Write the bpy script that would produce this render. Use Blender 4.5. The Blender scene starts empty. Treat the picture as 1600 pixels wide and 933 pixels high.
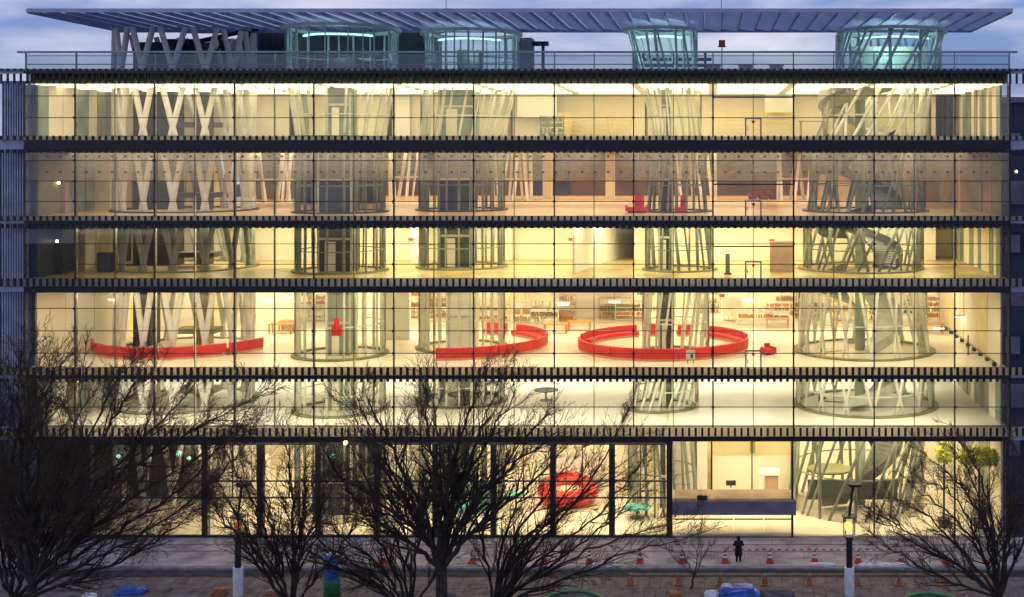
import bpy, bmesh, math, random
from mathutils import Vector, Matrix

# ------------------------------------------------------------------ camera, sky, light, exposure
sc = bpy.context.scene
COL = sc.collection
F, D0, VX, VY = 1930.0, 77.2, 1110.0, 240.0      # focal length in photo pixels, camera distance, vanishing point
CX, CZ = (1110 - 38) / 25.0, 24.0                 # camera stands 24 m up, in a building across the avenue

def S(Y): return F / (D0 + Y)
def X(px, Y=0.0): return CX + (px - VX) / S(Y)
def Z(py, Y=0.0): return CZ - (py - VY) / S(Y)
def YG(py, z=0.0): return F * (CZ - z) / (py - VY) - D0     # depth of a ground point seen in row py

cam = bpy.data.cameras.new('camera')
cam_o = bpy.data.objects.new('camera', cam); COL.objects.link(cam_o)
cam_o.location = (CX, -D0, CZ); cam_o.rotation_euler = (math.radians(90), 0, 0)
cam.sensor_width = 36; cam.lens = 36 * F / 1600
cam.shift_x = (800 - VX) / 1600; cam.shift_y = (VY - 466.5) / 1600
cam.clip_end = 5000; cam.clip_start = 0.5
sc.camera = cam_o

sc.view_settings.view_transform = 'Standard'; sc.view_settings.look = 'None'
sc.view_settings.exposure = 0.0; sc.view_settings.gamma = 1.0
sc.view_settings.use_curve_mapping = False
sc.cycles.use_denoising = True
sc.cycles.max_bounces = 10; sc.cycles.diffuse_bounces = 5; sc.cycles.transparent_max_bounces = 40
sc.cycles.sample_clamp_indirect = 6.0
sc.cycles.caustics_reflective = False; sc.cycles.caustics_refractive = False

def srgb(r, g, b):
    f = lambda c: (c / 12.92 if c <= 0.04045 else ((c + 0.055) / 1.055) ** 2.4)
    return (f(r / 255), f(g / 255), f(b / 255), 1.0)

SUN_EL, SUN_AZ = math.radians(2.0), math.radians(250)
world = bpy.data.worlds.new('World'); sc.world = world; world.use_nodes = True
nt = world.node_tree; nt.nodes.clear()
def N(t, **kw):
    n = nt.nodes.new(t)
    for k, v in kw.items(): setattr(n, k, v)
    return n
sky = N('ShaderNodeTexSky', sky_type='NISHITA', sun_disc=False, sun_elevation=SUN_EL, sun_rotation=SUN_AZ, altitude=50, air_density=1.2, dust_density=0.6, ozone_density=4.0)
tc = N('ShaderNodeTexCoord'); mp = N('ShaderNodeMapping'); mp.inputs['Scale'].default_value = (1.0, 1.0, 4.6)
mp.inputs['Location'].default_value = (0.37, 0.2, 0.13)
nz = N('ShaderNodeTexNoise'); nz.inputs['Scale'].default_value = 4.2; nz.inputs['Detail'].default_value = 7; nz.inputs['Roughness'].default_value = 0.52
nz.inputs['Distortion'].default_value = 0.3
rp = N('ShaderNodeValToRGB'); rp.color_ramp.elements[0].position = 0.40; rp.color_ramp.elements[1].position = 0.66
mx = N('ShaderNodeMixRGB'); mx.inputs['Color2'].default_value = (1.0, 1.0, 1.15, 1)      # dusk clouds
gain = N('ShaderNodeMixRGB', blend_type='MULTIPLY'); gain.inputs['Fac'].default_value = 1; gain.inputs['Color2'].default_value = (0.18, 0.19, 0.27, 1)
add = N('ShaderNodeMixRGB', blend_type='ADD'); add.inputs['Fac'].default_value = 1; add.inputs['Color2'].default_value = (0.22, 0.31, 0.66, 1)
bg = N('ShaderNodeBackground'); bg.inputs['Strength'].default_value = 1.0
out = N('ShaderNodeOutputWorld')
L = nt.links.new
L(tc.outputs['Generated'], mp.inputs['Vector']); L(mp.outputs['Vector'], nz.inputs['Vector']); L(nz.outputs['Fac'], rp.inputs['Fac'])
L(sky.outputs['Color'], gain.inputs['Color1']); L(gain.outputs['Color'], add.inputs['Color1'])
L(add.outputs['Color'], mx.inputs['Color1']); L(rp.outputs['Color'], mx.inputs['Fac'])
L(mx.outputs['Color'], bg.inputs['Color']); L(bg.outputs['Background'], out.inputs['Surface'])
SKY_GAIN = bg
bg.inputs['Strength'].default_value = 0.78

sun = bpy.data.lights.new('sun', 'SUN'); sun.energy = 0.06; sun.angle = math.radians(15); sun.color = (0.8, 0.85, 1.0)
sun_o = bpy.data.objects.new('sun', sun); COL.objects.link(sun_o)
sun_o.rotation_euler = (math.radians(75), 0, math.radians(-35))

# ------------------------------------------------------------------ materials
MATS = {}
def mat(name, col, rough=0.6, metal=0.0, var=0.12, scale=1.5, spec=0.4, bump=0.0, emit=None, strength=0.0):
    if name in MATS: return MATS[name]
    m = bpy.data.materials.new(name); m.use_nodes = True
    t = m.node_tree; b = t.nodes['Principled BSDF']
    c = srgb(*col) if max(col) > 1.5 else (*col, 1)
    b.inputs['Roughness'].default_value = rough; b.inputs['Metallic'].default_value = metal
    b.inputs['Specular IOR Level'].default_value = spec
    if emit:
        b.inputs['Emission Color'].default_value = srgb(*emit); b.inputs['Emission Strength'].default_value = strength
    g = t.nodes.new('ShaderNodeNewGeometry'); n = t.nodes.new('ShaderNodeTexNoise')
    n.inputs['Scale'].default_value = scale; n.inputs['Detail'].default_value = 5
    r = t.nodes.new('ShaderNodeValToRGB')
    lo = tuple(max(0, v * (1 - var * 1.6)) for v in c[:3]); hi = tuple(min(1, v * (1 + var)) for v in c[:3])
    r.color_ramp.elements[0].position = 0.3; r.color_ramp.elements[1].position = 0.7
    r.color_ramp.elements[0].color = (*lo, 1); r.color_ramp.elements[1].color = (*hi, 1)
    t.links.new(g.outputs['Position'], n.inputs['Vector']); t.links.new(n.outputs['Fac'], r.inputs['Fac'])
    t.links.new(r.outputs['Color'], b.inputs['Base Color'])
    if bump:
        bp = t.nodes.new('ShaderNodeBump'); bp.inputs['Strength'].default_value = bump
        t.links.new(n.outputs['Fac'], bp.inputs['Height']); t.links.new(bp.outputs['Normal'], b.inputs['Normal'])
    MATS[name] = m
    return m

def frosted(name, col, fac=0.6):
    m = bpy.data.materials.new(name); m.use_nodes = True; t = m.node_tree; t.nodes.clear()
    d = t.nodes.new('ShaderNodeBsdfDiffuse'); tl = t.nodes.new('ShaderNodeBsdfTranslucent'); mx_ = t.nodes.new('ShaderNodeMixShader'); o = t.nodes.new('ShaderNodeOutputMaterial')
    g = t.nodes.new('ShaderNodeNewGeometry'); n = t.nodes.new('ShaderNodeTexNoise'); n.inputs['Scale'].default_value = 0.6; r = t.nodes.new('ShaderNodeValToRGB')
    r.color_ramp.elements[0].color = (*[c * 0.75 for c in col], 1); r.color_ramp.elements[1].color = (*col, 1)
    t.links.new(g.outputs['Position'], n.inputs['Vector']); t.links.new(n.outputs['Fac'], r.inputs['Fac'])
    for q in (d, tl): t.links.new(r.outputs['Color'], q.inputs['Color'])
    mx_.inputs['Fac'].default_value = fac
    t.links.new(d.outputs['BSDF'], mx_.inputs[1]); t.links.new(tl.outputs['BSDF'], mx_.inputs[2]); t.links.new(mx_.outputs['Shader'], o.inputs['Surface'])
    MATS[name] = m; return m

def glass(name, tint, film=0.0, film_col=(0.5, 0.55, 0.55), rough=0.02, ior=1.5, dots=None):
    """thin pane: clear transmission, a Fresnel reflection and, where fritted or hazed over, a diffuse white film"""
    if name in MATS: return MATS[name]
    m = bpy.data.materials.new(name); m.use_nodes = True
    t = m.node_tree; t.nodes.clear(); nn = t.nodes.new; ln = t.links.new
    tr = nn('ShaderNodeBsdfTransparent'); tr.inputs['Color'].default_value = (*tint, 1)
    gl = nn('ShaderNodeBsdfGlossy'); gl.inputs['Roughness'].default_value = rough
    fr = nn('ShaderNodeFresnel'); fr.inputs['IOR'].default_value = ior
    mix = nn('ShaderNodeMixShader'); o = nn('ShaderNodeOutputMaterial')
    ln(fr.outputs['Fac'], mix.inputs['Fac']); ln(tr.outputs['BSDF'], mix.inputs[1]); ln(gl.outputs['BSDF'], mix.inputs[2])
    last = mix
    if film > 0:
        df = nn('ShaderNodeBsdfTranslucent' if dots else 'ShaderNodeBsdfDiffuse'); df.inputs['Color'].default_value = (*film_col, 1)
        m2 = nn('ShaderNodeMixShader'); m2.inputs['Fac'].default_value = film
        ln(mix.outputs['Shader'], m2.inputs[1]); ln(df.outputs['BSDF'], m2.inputs[2]); last = m2
        if dots:
            g = nn('ShaderNodeNewGeometry'); nz_ = nn('ShaderNodeTexNoise'); nz_.inputs['Scale'].default_value = dots; nz_.inputs['Detail'].default_value = 2
            mr = nn('ShaderNodeMapRange'); mr.inputs['From Min'].default_value = 0.35; mr.inputs['From Max'].default_value = 0.65
            mr.inputs['To Min'].default_value = film * 0.75; mr.inputs['To Max'].default_value = min(1, film * 1.25)
            ln(g.outputs['Position'], nz_.inputs['Vector']); ln(nz_.outputs['Fac'], mr.inputs['Value']); ln(mr.outputs['Result'], m2.inputs['Fac'])
    ln(last.outputs['Shader'], o.inputs['Surface'])
    MATS[name] = m
    return m

# metals, frames
M_BLACK = mat('black_metal', (0.012, 0.013, 0.022), 0.45, 0.0, 0.2, 3)
M_FRAME = mat('dark_frame_metal', (0.022, 0.021, 0.03), 0.4, 0.0, 0.2, 2)
M_JOINT = mat('silicone_joint', (0.05, 0.045, 0.05), 0.6, 0, 0.1, 3)
M_SPAN = mat('slab_edge_grey', (0.32, 0.35, 0.40), 0.5, 0, 0.25, 0.8)
M_CANOPY = frosted('canopy_translucent_blade', (0.74, 0.76, 0.92))
M_SPANW = frosted('frosted_slab_edge', (0.92, 0.86, 0.68), 0.75)
M_SPANG = frosted('grey_frosted_slab_edge', (0.66, 0.66, 0.66), 0.7)
M_STEEL = mat('white_steel', (0.66, 0.64, 0.60), 0.45, 0, 0.08, 2)
M_STEELC = mat('lit_cream_steel', (0.82, 0.79, 0.66), 0.45, 0, 0.06, 2)
M_STEELM = mat('shaded_green_steel', (0.24, 0.27, 0.23), 0.45, 0, 0.15, 2)
M_STEELG = mat('grey_green_steel', (0.55, 0.56, 0.48), 0.45, 0, 0.12, 2)
M_STEELD = mat('dark_steel', (0.05, 0.055, 0.055), 0.45, 0, 0.2, 2)
M_RAIL = mat('rail_steel', (0.22, 0.26, 0.33), 0.35, 0.6, 0.1, 2)
M_RIB = mat('canopy_rib_aluminium', (0.40, 0.40, 0.58), 0.5, 0, 0.14, 0.7)
# interiors
M_CREAM = mat('cream_wall', (0.80, 0.74, 0.60), 0.7, 0, 0.05, 0.5)
M_WHITE = mat('white_wall', (0.80, 0.79, 0.73), 0.7, 0, 0.04, 0.5)
M_CEIL = mat('white_ceiling', (0.8, 0.78, 0.72), 0.8, 0, 0.05, 0.6)
M_FL_CREAM = mat('cream_floor', (0.74, 0.68, 0.56), 0.35, 0, 0.07, 0.7)
M_FL_WOOD = mat('honey_wood_floor', (0.66, 0.43, 0.19), 0.3, 0, 0.12, 1.2)
M_FL_OLIVE = mat('brown_floor', (0.50, 0.37, 0.16), 0.35, 0, 0.25, 0.6)
M_BROWN = mat('brown_wall', (0.11, 0.06, 0.03), 0.6, 0, 0.2, 0.6)
M_TAN = mat('tan_panel', (0.42, 0.29, 0.18), 0.6, 0, 0.15, 0.8)
M_YEL = mat('yellow_cream_panel', (0.80, 0.69, 0.38), 0.6, 0, 0.1, 0.8)
M_OLIVE = mat('olive_panel', (0.22, 0.22, 0.10), 0.6, 0, 0.2, 0.7)
M_GREEN = mat('green_grey_panel', (0.24, 0.30, 0.22), 0.5, 0, 0.2, 0.7)
M_DGREEN = mat('dark_green_panel', (0.035, 0.05, 0.045), 0.5, 0, 0.3, 0.7)
M_DARK = mat('charcoal_panel', (0.018, 0.018, 0.02), 0.5, 0, 0.3, 0.8)
M_DBLUE = mat('dark_blue_panel', (0.02, 0.03, 0.07), 0.4, 0, 0.3, 0.8)
M_BLUE = mat('pale_blue_panel', (0.25, 0.36, 0.50), 0.5, 0, 0.1, 0.8)
M_RED = mat('red_upholstery', (0.60, 0.010, 0.012), 0.55, 0, 0.12, 2)
M_REDL = mat('red_lacquer', (0.60, 0.02, 0.012), 0.3, 0, 0.08, 2)
M_BEIGE = mat('beige_plinth', (0.60, 0.42, 0.24), 0.6, 0, 0.1, 1)
M_ORANGE = mat('orange_wood', (0.55, 0.22, 0.06), 0.5, 0, 0.15, 1)
M_SHELFY = mat('yellow_shelf', (0.78, 0.66, 0.12), 0.5, 0, 0.1, 1)
M_TEAL = mat('teal_glass_top', (0.12, 0.5, 0.45), 0.15, 0, 0.2, 1)
M_LIGHT = mat('lit_diffuser', (240, 230, 200), 0.5, emit=(255, 232, 185), strength=2.2)
M_TEALLIGHT = mat('lit_teal_diffuser', (200, 250, 240), 0.5, emit=(190, 255, 235), strength=1.5)
M_SPOT = mat('lit_spot_lens', (255, 245, 220), 0.5, emit=(255, 240, 205), strength=9.0)
M_EXIT = mat('red_sign_face', (0.6, 0.03, 0.03), 0.5, emit=(255, 40, 40), strength=0.25)
# outdoors
M_PAVE = mat('pale_paving', (0.40, 0.35, 0.36), 0.6, 0, 0.32, 0.7, bump=0.15)
M_PAVE2 = mat('brown_paving', (0.17, 0.135, 0.125), 0.8, 0, 0.3, 1.4, bump=0.2)
M_JOINTD = mat('paving_bed', (0.07, 0.06, 0.065), 0.9, 0, 0.2, 2)
M_ASPH = mat('asphalt', (0.045, 0.042, 0.05), 0.9, 0, 0.3, 2, bump=0.2)
M_KERB = mat('kerb_stone', (0.24, 0.22, 0.23), 0.8, 0, 0.2, 2)
M_BARK = mat('dark_bark', (0.045, 0.033, 0.027), 0.9, 0, 0.35, 5, bump=0.3)
M_TWIG = mat('brown_twig', (0.075, 0.048, 0.030), 0.9, 0, 0.35, 2)
M_CONE = mat('orange_red_plastic', (0.48, 0.055, 0.03), 0.5, 0, 0.12, 4)
M_CONE2 = mat('faded_orange_plastic', (0.34, 0.11, 0.04), 0.55, 0, 0.2, 4)
M_WPL = mat('white_plastic', (0.72, 0.72, 0.75), 0.5, 0, 0.1, 3)
M_BTARP = mat('blue_tarp', (0.03, 0.11, 0.45), 0.35, 0, 0.3, 2.5, bump=0.25)
M_GTARP = mat('green_net', (0.015, 0.16, 0.05), 0.7, 0, 0.3, 6)
M_HOSE = mat('green_hose', (0.02, 0.28, 0.08), 0.4, 0, 0.1, 3)
M_BAR = mat('ochre_pole', (0.45, 0.28, 0.10), 0.5, 0, 0.2, 3)
M_COAT = mat('black_cloth', (0.010, 0.010, 0.012), 0.85, 0, 0.2, 8)
M_SKIN = mat('skin', (0.45, 0.28, 0.2), 0.6, 0, 0.05, 8)
M_NEIGH = mat('slate_wall', (0.05, 0.06, 0.10), 0.7, 0, 0.25, 0.5)
M_NEIGH2 = mat('grey_wall', (0.20, 0.20, 0.26), 0.7, 0, 0.2, 0.5)
M_LOUV = mat('blue_grey_louvre', (0.34, 0.37, 0.50), 0.5, 0.1, 0.2, 1)
M_LEAF = mat('yellow_green_leaf', (0.48, 0.52, 0.04), 0.6, 0, 0.35, 3)
G_CLEAR = glass('clear_glass', (0.97, 0.985, 0.96), 0.022, (0.75, 0.8, 0.72), ior=1.62, dots=0.8)  # faint translucent film puts a pale haze into the panes
G_PARAP = glass('parapet_glass', (0.86, 0.92, 0.95), 0.16, (0.30, 0.38, 0.45))
G_FRIT = glass('fritted_glass', (0.88, 0.85, 0.78), 0.20, (0.56, 0.54, 0.48), ior=1.15, dots=3.0)
G_FRITG = glass('green_fritted_glass', (0.75, 0.85, 0.72), 0.45, (0.26, 0.34, 0.26), ior=1.2, dots=3.0)
G_FIN = glass('glass_fin', (0.90, 0.94, 0.88), 0.10, (0.55, 0.55, 0.42))
G_TUBE = glass('tube_glass', (0.97, 0.985, 0.96), 0.012, (0.5, 0.55, 0.45), ior=1.12)
G_TEAL = glass('teal_tube_glass', (0.88, 0.98, 0.96), 0.03, (0.25, 0.5, 0.48), ior=1.2)
G_TINT = glass('green_tinted_glass', (0.80, 0.90, 0.72))

# ------------------------------------------------------------------ object helpers
WM = {}
def link(o, parent=None, M=None):
    COL.objects.link(o)
    M = M if M is not None else Matrix()
    WM[o.name] = M
    if parent is not None:
        o.parent = parent; o.matrix_parent_inverse = WM[parent.name].inverted()
    o.matrix_basis = M
    return o
def tag(o, label=None, cat=None, group=None, kind=None):
    if label: o['label'] = label
    if cat: o['category'] = cat
    if group: o['group'] = group
    if kind: o['kind'] = kind
    return o
def empty(name, loc=(0, 0, 0), parent=None):
    o = bpy.data.objects.new(name, None); o.empty_display_size = 0.2
    return link(o, parent, Matrix.Translation(loc))
_shared = {}
def unit(kind, m):
    key = (kind, m.name)
    if key in _shared: return _shared[key]
    bm = bmesh.new()
    if kind == 'box': bmesh.ops.create_cube(bm, size=1)
    elif kind == 'cyl':
        bmesh.ops.create_cone(bm, cap_ends=True, segments=10, radius1=1, radius2=1, depth=1)
        for f in bm.faces: f.smooth = len(f.verts) == 4
    elif kind == 'disc':
        bmesh.ops.create_cone(bm, cap_ends=True, segments=40, radius1=1, radius2=1, depth=1)
        for f in bm.faces: f.smooth = len(f.verts) == 4
    elif kind == 'sleeve':
        bmesh.ops.create_cone(bm, cap_ends=False, segments=48, radius1=1, radius2=1, depth=1)
        for f in bm.faces: f.smooth = True
    elif kind == 'sphere':
        bmesh.ops.create_uvsphere(bm, u_segments=16, v_segments=10, radius=1)
        for f in bm.faces: f.smooth = True
    me = bpy.data.meshes.new(kind); bm.to_mesh(me); bm.free(); me.materials.append(m)
    _shared[key] = me
    return me
def shape(kind, name, M, m, parent=None):
    return link(bpy.data.objects.new(name, unit(kind, m)), parent, M)
def box(name, x0, x1, y0, y1, z0, z1, m, parent=None):
    M = Matrix.Translation(((x0 + x1) / 2, (y0 + y1) / 2, (z0 + z1) / 2)) @ Matrix.Diagonal((abs(x1 - x0), abs(y1 - y0), abs(z1 - z0), 1))
    return shape('box', name, M, m, parent)
def rbox(name, c, size, rz, m, parent=None, rx=0.0):
    M = Matrix.Translation(c) @ Matrix.Rotation(rz, 4, 'Z') @ Matrix.Rotation(rx, 4, 'X') @ Matrix.Diagonal((*size, 1))
    return shape('box', name, M, m, parent)
def rod(name, a, b, r, m, parent=None, kind='cyl'):
    a, b = Vector(a), Vector(b); d = b - a
    M = Matrix.Translation((a + b) / 2) @ d.to_track_quat('Z', 'Y').to_matrix().to_4x4() @ Matrix.Diagonal((r, r, d.length, 1))
    return shape(kind, name, M, m, parent)
def disc(name, c, r, h, m, parent=None, ry=None):
    return shape('disc', name, Matrix.Translation(c) @ Matrix.Diagonal((r, ry or r, h, 1)), m, parent)
def ball(name, c, r, m, parent=None):
    r = r if isinstance(r, tuple) else (r, r, r)
    return shape('sphere', name, Matrix.Translation(c) @ Matrix.Diagonal((*r, 1)), m, parent)
def pydata(name, v, f, m, parent=None, smooth=False, M=None):
    me = bpy.data.meshes.new(name); me.from_pydata(v, [], f); me.materials.append(m)
    if smooth: me.shade_smooth()
    return link(bpy.data.objects.new(name, me), parent, M)
def boxes(name, rects, m, parent=None):
    v, f = [], []
    for x0, x1, y0, y1, z0, z1 in rects:
        k = len(v)
        v += [(x0, y0, z0), (x1, y0, z0), (x1, y1, z0), (x0, y1, z0), (x0, y0, z1), (x1, y0, z1), (x1, y1, z1), (x0, y1, z1)]
        f += [(k, k + 3, k + 2, k + 1), (k + 4, k + 5, k + 6, k + 7), (k, k + 1, k + 5, k + 4), (k + 1, k + 2, k + 6, k + 5), (k + 2, k + 3, k + 7, k + 6), (k + 3, k, k + 4, k + 7)]
    return pydata(name, v, f, m, parent)
def lathe_arc(profile, a0, a1, n, closed=False):
    """sweep a closed (r, z) profile along an arc"""
    v, f = [], []; k = len(profile)
    cnt = n if closed else n + 1
    for i in range(cnt):
        a = a0 + (a1 - a0) * i / n
        for r, z in profile: v.append((r * math.cos(a), r * math.sin(a), z))
    for i in range(n):
        j = (i + 1) % cnt
        for q in range(k):
            w = (q + 1) % k
            f.append((i * k + q, i * k + w, j * k + w, j * k + q))
    if not closed:
        f.append(tuple(range(k))); f.append(tuple(reversed([(cnt - 1) * k + q for q in range(k)])))
    return v, f
def fixn(o):
    bm = bmesh.new(); bm.from_mesh(o.data); bmesh.ops.recalc_face_normals(bm, faces=bm.faces); bm.to_mesh(o.data); bm.free(); return o
def arc_part(name, c, profile, a0, a1, n, m, parent=None, closed=False):
    v, f = lathe_arc(profile, a0, a1, n, closed)
    return fixn(pydata(name, v, f, m, parent, False, Matrix.Translation(c)))

rnd = random.Random(7)

# ------------------------------------------------------------------ ground
big = 900
pydata('ground', [(-big, -300, -0.3), (big, -300, -0.3), (big, big, -0.3), (-big, big, -0.3)], [(0, 1, 2, 3)], M_ASPH)['kind'] = 'structure'
road = pydata('road', [(-200, -75, -0.14), (260, -75, -0.14), (260, -16, -0.14), (-200, -16, -0.14)], [(0, 1, 2, 3)], M_ASPH); road['kind'] = 'structure'
plaza = box('plaza', -30, 95, -5.35, 0.3, -0.28, -0.03, M_JOINTD); plaza['kind'] = 'structure'
for r in range(4):
    y0 = -5.3 + r * 1.32
    for i in range(46):
        x0 = -10 + i * 1.8 + (0.9 if r % 2 else 0)
        dz = rnd.uniform(-0.004, 0.004)
        box('paving_slab', x0 + 0.012, x0 + 1.788, y0 + 0.012, y0 + 1.308, -0.03, 0.0 + dz, M_PAVE, plaza)
box('step_line', -30, 95, -2.70, -2.62, -0.02, 0.008, M_BLACK, plaza)  # flat dark strips stand in for the dark edge of a low step
box('step_line', -30, 95, -1.42, -1.36, -0.02, 0.008, M_FRAME, plaza)
kerb = box('kerb', -30, 95, -5.75, -5.36, -0.28, 0.012, M_KERB); kerb['kind'] = 'structure'
lane = box('service_lane', -30, 95, -7.0, -5.76, -0.28, -0.11, M_ASPH); lane['kind'] = 'structure'
walk = box('pavement', -30, 95, -15.9, -7.1, -0.28, -0.07, M_JOINTD); walk['kind'] = 'structure'
for i in range(118):
    x0 = -6 + i * 0.62
    for r, (ya, yb) in enumerate(((-11.3, -8.96), (-8.93, -7.15))):
        dz = rnd.uniform(-0.006, 0.006)
        box('paving_slab', x0 + 0.014 + (0.2 if r else 0), x0 + 0.606 + (0.2 if r else 0), ya, yb, -0.07, -0.035 + dz, M_PAVE2, walk)

# ------------------------------------------------------------------ the library building
B = empty('glass_library')
tag(B, 'lit six storey glass library with leaning steel tubes and slatted roof canopy', 'building')
XL, XR = 0.0, 61.6
BAYS = [38, 117, 241, 366, 490, 615, 740, 866, 990, 1114, 1240, 1366, 1492, 1578]
# (name, floor z, ceiling z, pane joints in photo rows)
ST = {
    1: (0.0, 6.0, [752, 778]),
    2: (6.88, 9.76, [636]),
    3: (10.56, 15.28, [482, 517, 552]),
    4: (16.16, 19.32, [381, 413]),
    5: (20.08, 24.08, [251, 283, 315]),
    6: (25.08, 28.40, [150, 184]),
}
DEPTH = 47.0
FLOORM = {1: M_FL_CREAM, 2: M_FL_CREAM, 3: M_FL_CREAM, 4: M_FL_OLIVE, 5: M_FL_WOOD, 6: M_FL_CREAM}
for k in range(1, 7):
    z0, z1, _ = ST[k]
    top = ST[k + 1][0] if k < 6 else 29.0
    box('floor_slab', XL + 0.05, XR - 0.05, 0.62, DEPTH, z1 + 0.03, top - 0.012, M_SPAN, B)
    box('ceiling', XL + 0.1, XR - 0.1, 0.70, DEPTH - 0.1, z1, z1 + 0.028, M_CEIL, B)
    box('floor_finish', XL + 0.08, XR - 0.08, 0.64, DEPTH - 0.05, z0 - 0.010, z0, FLOORM[k], B)
box('floor_slab', XL + 0.05, XR - 0.05, 0.35, DEPTH, -0.3, -0.012, M_SPAN, B)
box('back_wall', XL, XR, DEPTH + 0.01, DEPTH + 0.3, -0.25, 29.0, M_CREAM, B)

# slab edge bands, dark fascias and bracket strips. rows: (pale z0, pale z1, dark z0, dark z1, tick strips)
XB0, XB1 = -1.7, 63.3
def band(pale, dark, pale_m, ticks, ext=True):
    a, b = (XB0, XB1) if ext else (XL, XR)
    if pale: box('bounce_tray', a, b, 0.20, 0.615, pale[0] + 0.001, pale[0] + 0.02, M_CEIL, B)  # added white reflector, bounces lamp light up behind the slab edge
    if pale: box('slab_edge', a, b, 0.16, 0.19, pale[0], pale[1], pale_m, B)
    if dark:
        box('fascia', XL - 0.05, XR + 0.06, 0.02, 0.62, dark[0], dark[1], M_BLACK, B)
        for u, w_ in ((a, XL - 0.052), (XR + 0.062, b)): box('walkway_edge', u, w_, 0.25, 0.62, dark[0] + 0.03, dark[1] - 0.01, M_LOUV, B)
    for (t0, t1, w) in ticks:
        rects = []
        n = int((b - a) / 0.41)
        for i in range(n):
            x = a + 0.2 + i * 0.41
            rects.append((x - w / 2, x + w / 2, 0.06, 0.13, t0, t1))
        boxes('bracket_strip', rects, M_BLACK, B)['kind'] = 'stuff'
zz = lambda y: Z(y, 0.0)
band((zz(683), zz(668)), (zz(690), zz(683) - 0.002), M_SPANW, [(zz(682), zz(669), 0.14)])
band((zz(587), zz(575)), (zz(592), zz(587) - 0.002), M_SPANW, [(zz(586.5), zz(574.5), 0.17), (zz(597), zz(592.2), 0.17)])
band((zz(448), zz(436)), (zz(457.5), zz(448) - 0.002), M_SPANG, [(zz(447.5), zz(435.5), 0.14)])
band((zz(345), zz(338)), (zz(350), zz(345) - 0.002), M_SPANG, [(zz(344.5), zz(337.5), 0.13), (zz(357), zz(350.2), 0.20)])
band((zz(219), zz(213)), (zz(234), zz(219) - 0.002), M_SPANG, [(zz(218.7), zz(212), 0.15), (zz(239), zz(234.2), 0.18)])
band((zz(110), zz(107)), (zz(115), zz(110) - 0.002), M_SPAN, [(zz(131), zz(115.2), 0.13), (zz(109.9), zz(107), 0.16)])
# translucent lintel glass below the roof edge
for i in range(13):
    a, b = X(BAYS[i]), X(BAYS[i + 1])
    box('lintel_pane', a + 0.03, b - 0.03, 0.33, 0.36, zz(130), zz(115.2), G_FRITG, B)
    # fritted upper panes of the fifth storey
    box('fritted_pane', a + 0.03, b - 0.03, 0.44, 0.47, zz(284), zz(236), G_FRIT, B)

for ya, yb in ((243, 246), (268, 270.5)):
    boxes('frit_clip_row', [(0.3 + i * 0.82, 0.3 + i * 0.82 + 0.16, 0.40, 0.435, zz(yb), zz(ya)) for i in range(74)], M_FRAME, B)['kind'] = 'stuff'
# glazing: panes, joints, glass fins, spider fittings
for k in range(2, 7):
    z0, z1, joints = ST[k]
    zs = [z1] + [zz(j) for j in joints] + [z0]
    for i in range(13):
        a, b = X(BAYS[i]), X(BAYS[i + 1])
        for q in range(len(zs) - 1):
            c_ = ((a + b) / 2, 0, (zs[q + 1] + zs[q]) / 2)
            M = Matrix.Translation(c_) @ Matrix.Rotation(rnd.gauss(0, 0.004), 4, 'X') @ Matrix.Rotation(rnd.gauss(0, 0.003), 4, 'Z') @ Matrix.Diagonal((b - a - 0.06, 0.024, zs[q] - zs[q + 1] - 0.05, 1))
            shape('box', 'glass_pane', M, G_CLEAR, B)
        heavy = BAYS[i] in (1114, 1240)
        w = 0.05 if heavy else 0.034
        box('mullion', a - w, a + w, -0.03, 0.10, z0 - 0.02, z1 + 0.02, M_FRAME if heavy else M_JOINT, B)
        box('glass_fin', a - 0.012, a + 0.012, 0.12, 0.38, z0, z1, G_FIN, B)
        mid = (a + b) / 2
        if b - a > 3.5:
            box('glass_fin', mid - 0.03, mid + 0.03, 0.05, 0.33, z0, z1, G_FIN, B)
            box('mullion', mid - 0.014, mid + 0.014, 0.018, 0.045, z0, z1, M_JOINT, B)
    box('mullion', XR - 0.05, XR + 0.05, -0.03, 0.6, z0 - 0.02, z1 + 0.02, M_FRAME, B)
    for q, zj in enumerate(zs[1:-1]):
        for i in range(13):
            box('transom', X(BAYS[i]) + 0.052, X(BAYS[i + 1]) - 0.052, -0.025, 0.025, zj - 0.024, zj + 0.024, M_JOINT, B)
        for i in range(1, 13):
            M = Matrix.Translation((X(BAYS[i]), -0.06, zj)) @ Matrix.Rotation(math.radians(90), 4, 'X') @ Matrix.Diagonal((0.09, 0.09, 0.08, 1))
            shape('disc', 'spider_fitting', M, M_FRAME, B)

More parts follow.
